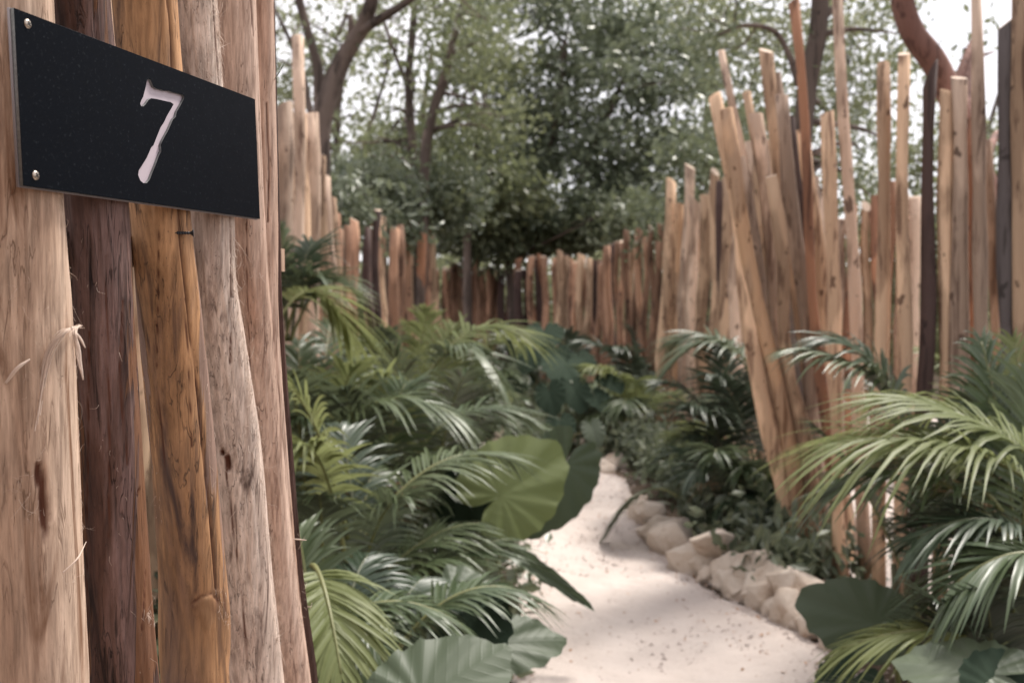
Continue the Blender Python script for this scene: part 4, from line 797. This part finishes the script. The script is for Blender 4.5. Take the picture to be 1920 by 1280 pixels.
tree('olive_tree', 'olive tree with loose crown left of the central dark tree', G(880, 19), [[(880, 680, 19, 9), (876, 500, 19, 8), (880, 380, 19, 7), (900, 240, 19, 5)]],
    [(900, 110, 19, 100, 100, 2, 70), (860, 320, 19, 130, 100, 1.5, 150), (760, 320, 20, 110, 80, 1.5, 90), (940, 360, 19, 90, 80, 1.4, 90)], 'crowny', seed=5, size=.085, per=50, sig=.3)
tree('dark_shrub', 'dark leafy shrub spilling over the left fence', G(720, 13.5), [[(720, 740, 13.5, 7), (722, 560, 13.5, 7), (715, 430, 13.5, 6), (700, 380, 13.5, 4)]], [(690, 368, 12.6, 100, 52, 1, 190), (800, 372, 14, 110, 62, 1, 210), (640, 395, 10, 50, 50, .5, 40), (745, 425, 12.0, 25, 60, .4, 26)], 'crownd', seed=6, size=.055, per=60, sig=.2, cat='shrub')
tree('dark_shrub', 'dark bushy shrub overhanging the far fence below the central tree', G(960, 17.5), [[(960, 680, 20.5, 7), (955, 520, 20.5, 7), (940, 440, 20.5, 5)]], [(920, 440, 20.5, 110, 55, 1, 220), (1080, 425, 20.5, 130, 52, 1, 170), (1180, 415, 18.5, 70, 40, .8, 60)], 'crown', seed=7, size=.075, per=60, sig=.26, cat='shrub')
tree('gnarled_tree', 'dark trunked tree with an arching twig above the splayed poles', G(1500, 9.6), [[(1490, 900, 9.6, 22.1), (1498, 500, 9.6, 21.2), (1502, 300, 9.6, 19.6), (1516, 150, 9.6, 18.7), (1534, 60, 9.6, 17), (1540, -60, 9.6, 14.4)], [(1500, 160, 9.6, 9.3), (1478, 100, 9.6, 6), (1450, 58, 9.6, 5.1), (1395, 48, 9.6, 4.2), (1348, 66, 9.6, 2.5)], [(1536, 40, 9.6, 8.5), (1580, 0, 9.6, 5.1), (1640, -60, 9.6, 4.2)]],
    [(1400, 110, 10, 100, 90, 1, 34), (1440, 250, 10.5, 90, 90, 1, 30), (1600, 110, 10, 110, 110, 1, 44), (1360, 20, 10, 120, 70, 1, 40), (1640, 300, 11, 90, 130, 1, 40), (1560, 350, 10.5, 70, 90, 1, 30), (1330, 160, 11, 60, 110, 1, 24)], 'crown', seed=8, size=.042, per=30, sig=.17)
tree('smooth_barked_tree', 'red-brown smooth trunk curving down behind the upright poles', G(1885, 6.6), [[(1905, 1000, 6.6, 23.8), (1890, 650, 6.6, 23.8), (1862, 420, 6.6, 23.8), (1822, 280, 6.5, 23.8), (1786, 190, 6.4, 24.4), (1752, 118, 6.3, 23.8), (1712, 62, 6.3, 22.4), (1692, 0, 6.3, 21.1), (1690, -90, 6.3, 18.5)]],
    [(1690, -160, 6.3, 200, 80, 1, 40), (1840, 120, 7.5, 60, 60, .6, 5), (1900, 200, 8, 60, 90, .6, 8)], 'crown', 'gumbo', seed=9, size=.035, per=22, sig=.12, limbs=10)
tree('garden_tree', 'green hedge-like tree in the garden beyond the upright poles', G(1700, 13), [[(1700, 800, 13, 9), (1702, 620, 13, 8), (1705, 480, 13, 5)]], [(1640, 480, 12.5, 120, 120, 1, 60), (1800, 520, 12.5, 130, 140, 1, 80), (1900, 400, 13, 90, 140, 1, 50), (1700, 620, 11.5, 250, 70, 1, 70)], 'crowny', seed=10, size=.07, per=60, sig=.26)
tree('garden_tree', 'dark low tree behind the dense pale fence at the bend', G(1380, 14), [[(1380, 800, 14, 8), (1382, 600, 14, 8), (1378, 450, 14, 5)]], [(1330, 300, 15, 90, 80, 1, 50), (1400, 480, 13.5, 100, 130, 1, 70), (1280, 420, 15.5, 80, 70, 1, 40)], 'crown', seed=12, size=.07, per=55, sig=.26)
for k, (label, px, d, blobs) in enumerate([
    ('pale airy tree far behind the forked trunk at the upper left', 640, 25, [(560, 220, 25, 110, 130, 2, 80), (650, 90, 25, 110, 100, 2, 64), (520, 40, 25, 80, 80, 2, 36)]),
    ('pale airy tree far off between the thin tree and the central tree', 800, 27, [(760, 240, 27, 120, 110, 2, 70), (890, 60, 27, 80, 90, 2, 46), (700, 10, 27, 70, 40, 2, 20), (680, 330, 27, 110, 70, 2, 80)]),
    ('pale airy tree peeping out behind the right side of the central tree', 1330, 26, [(1330, 150, 26, 90, 150, 2, 110), (1250, 40, 26, 130, 80, 2, 90), (1290, 330, 26, 110, 90, 2, 100)]),
    ('pale airy tree far behind the tops of the splayed poles', 1500, 24, [(1450, 60, 24, 110, 90, 2, 80), (1560, 200, 24, 120, 140, 2, 120), (1430, 250, 24, 80, 120, 2, 80), (1640, 100, 24, 90, 90, 2, 50), (1600, 20, 24, 90, 60, 2, 40)]),
    ('pale airy tree far behind the red-brown curving trunk', 1800, 25, [(1760, 260, 25, 110, 90, 2, 60), (1880, 300, 25, 90, 110, 2, 70), (1700, 330, 25, 90, 90, 2, 60)])]):
    tree('airy_tree', label, G(px, d), [[(px, 640, d, 9), (px + 6, 450, d, 8), (px - 8, 250, d, 6), (px + 10, 90, d, 4)], [(px, 400, d, 5), (px + 50, 250, d, 4), (px + 90, 120, d, 3)]], blobs, 'crownp', seed=40 + k, size=.085, per=40, sig=.36, limbs=26)
# far-off wood that reads as one mass
r = np.random.RandomState(5); n = 900; th = np.interp(r.rand(n), [0, 1], [-.62, .62]); dd = 27 + 16 * r.rand(n); C = np.c_[np.sin(th) * dd, np.cos(th) * dd, (r.rand(n) ** 1.25) * (1.9 + 3.0 * (.5 + .5 * np.sin(th * 11 + 1.0)) * np.where(th < .2, 1, .5))]
th = r.uniform(-.62, .62, 420); dd = 25 + 5 * r.rand(420); C = np.vstack([C, np.c_[np.sin(th) * dd, np.cos(th) * dd, .2 + 2.2 * r.rand(420)]])
V, Fc, t = leaf_cloud(C, 55, .55, .14, 6); o = obj('far_wood', mesh('far_wood', V, Fc, M['crownp'], False, attrs={'tint': t})); tag(o, 'pale hazy wood far off behind the fences', 'wood', kind='stuff')
# low ground cover under the palms
C = []
for k in range(900):
    s = R.random()
    if s < .5: y = 2.6 + 9 * R.random(); x = on_path(min(y, 11), 1) - .12 - 1.5 * R.random() ** 1.2
    elif s < .8: y = 5.2 + 7 * R.random(); x = on_path(min(y, 11), 0) + .3 + .5 * R.random()
    else: y = 11 + 6 * R.random(); x = -1.5 + 5 * R.random()
    C.append((x, y, .05 + .22 * R.random()))
V, Fc, t = leaf_cloud(C, 40, .12, .045, 8); V[:, 2] = np.maximum(V[:, 2], .008); o = obj('ground_cover', mesh('ground_cover', V, Fc, M['crownd'], False, attrs={'tint': t})); tag(o, 'low dark green ground cover under the palms', 'ground cover', kind='stuff')
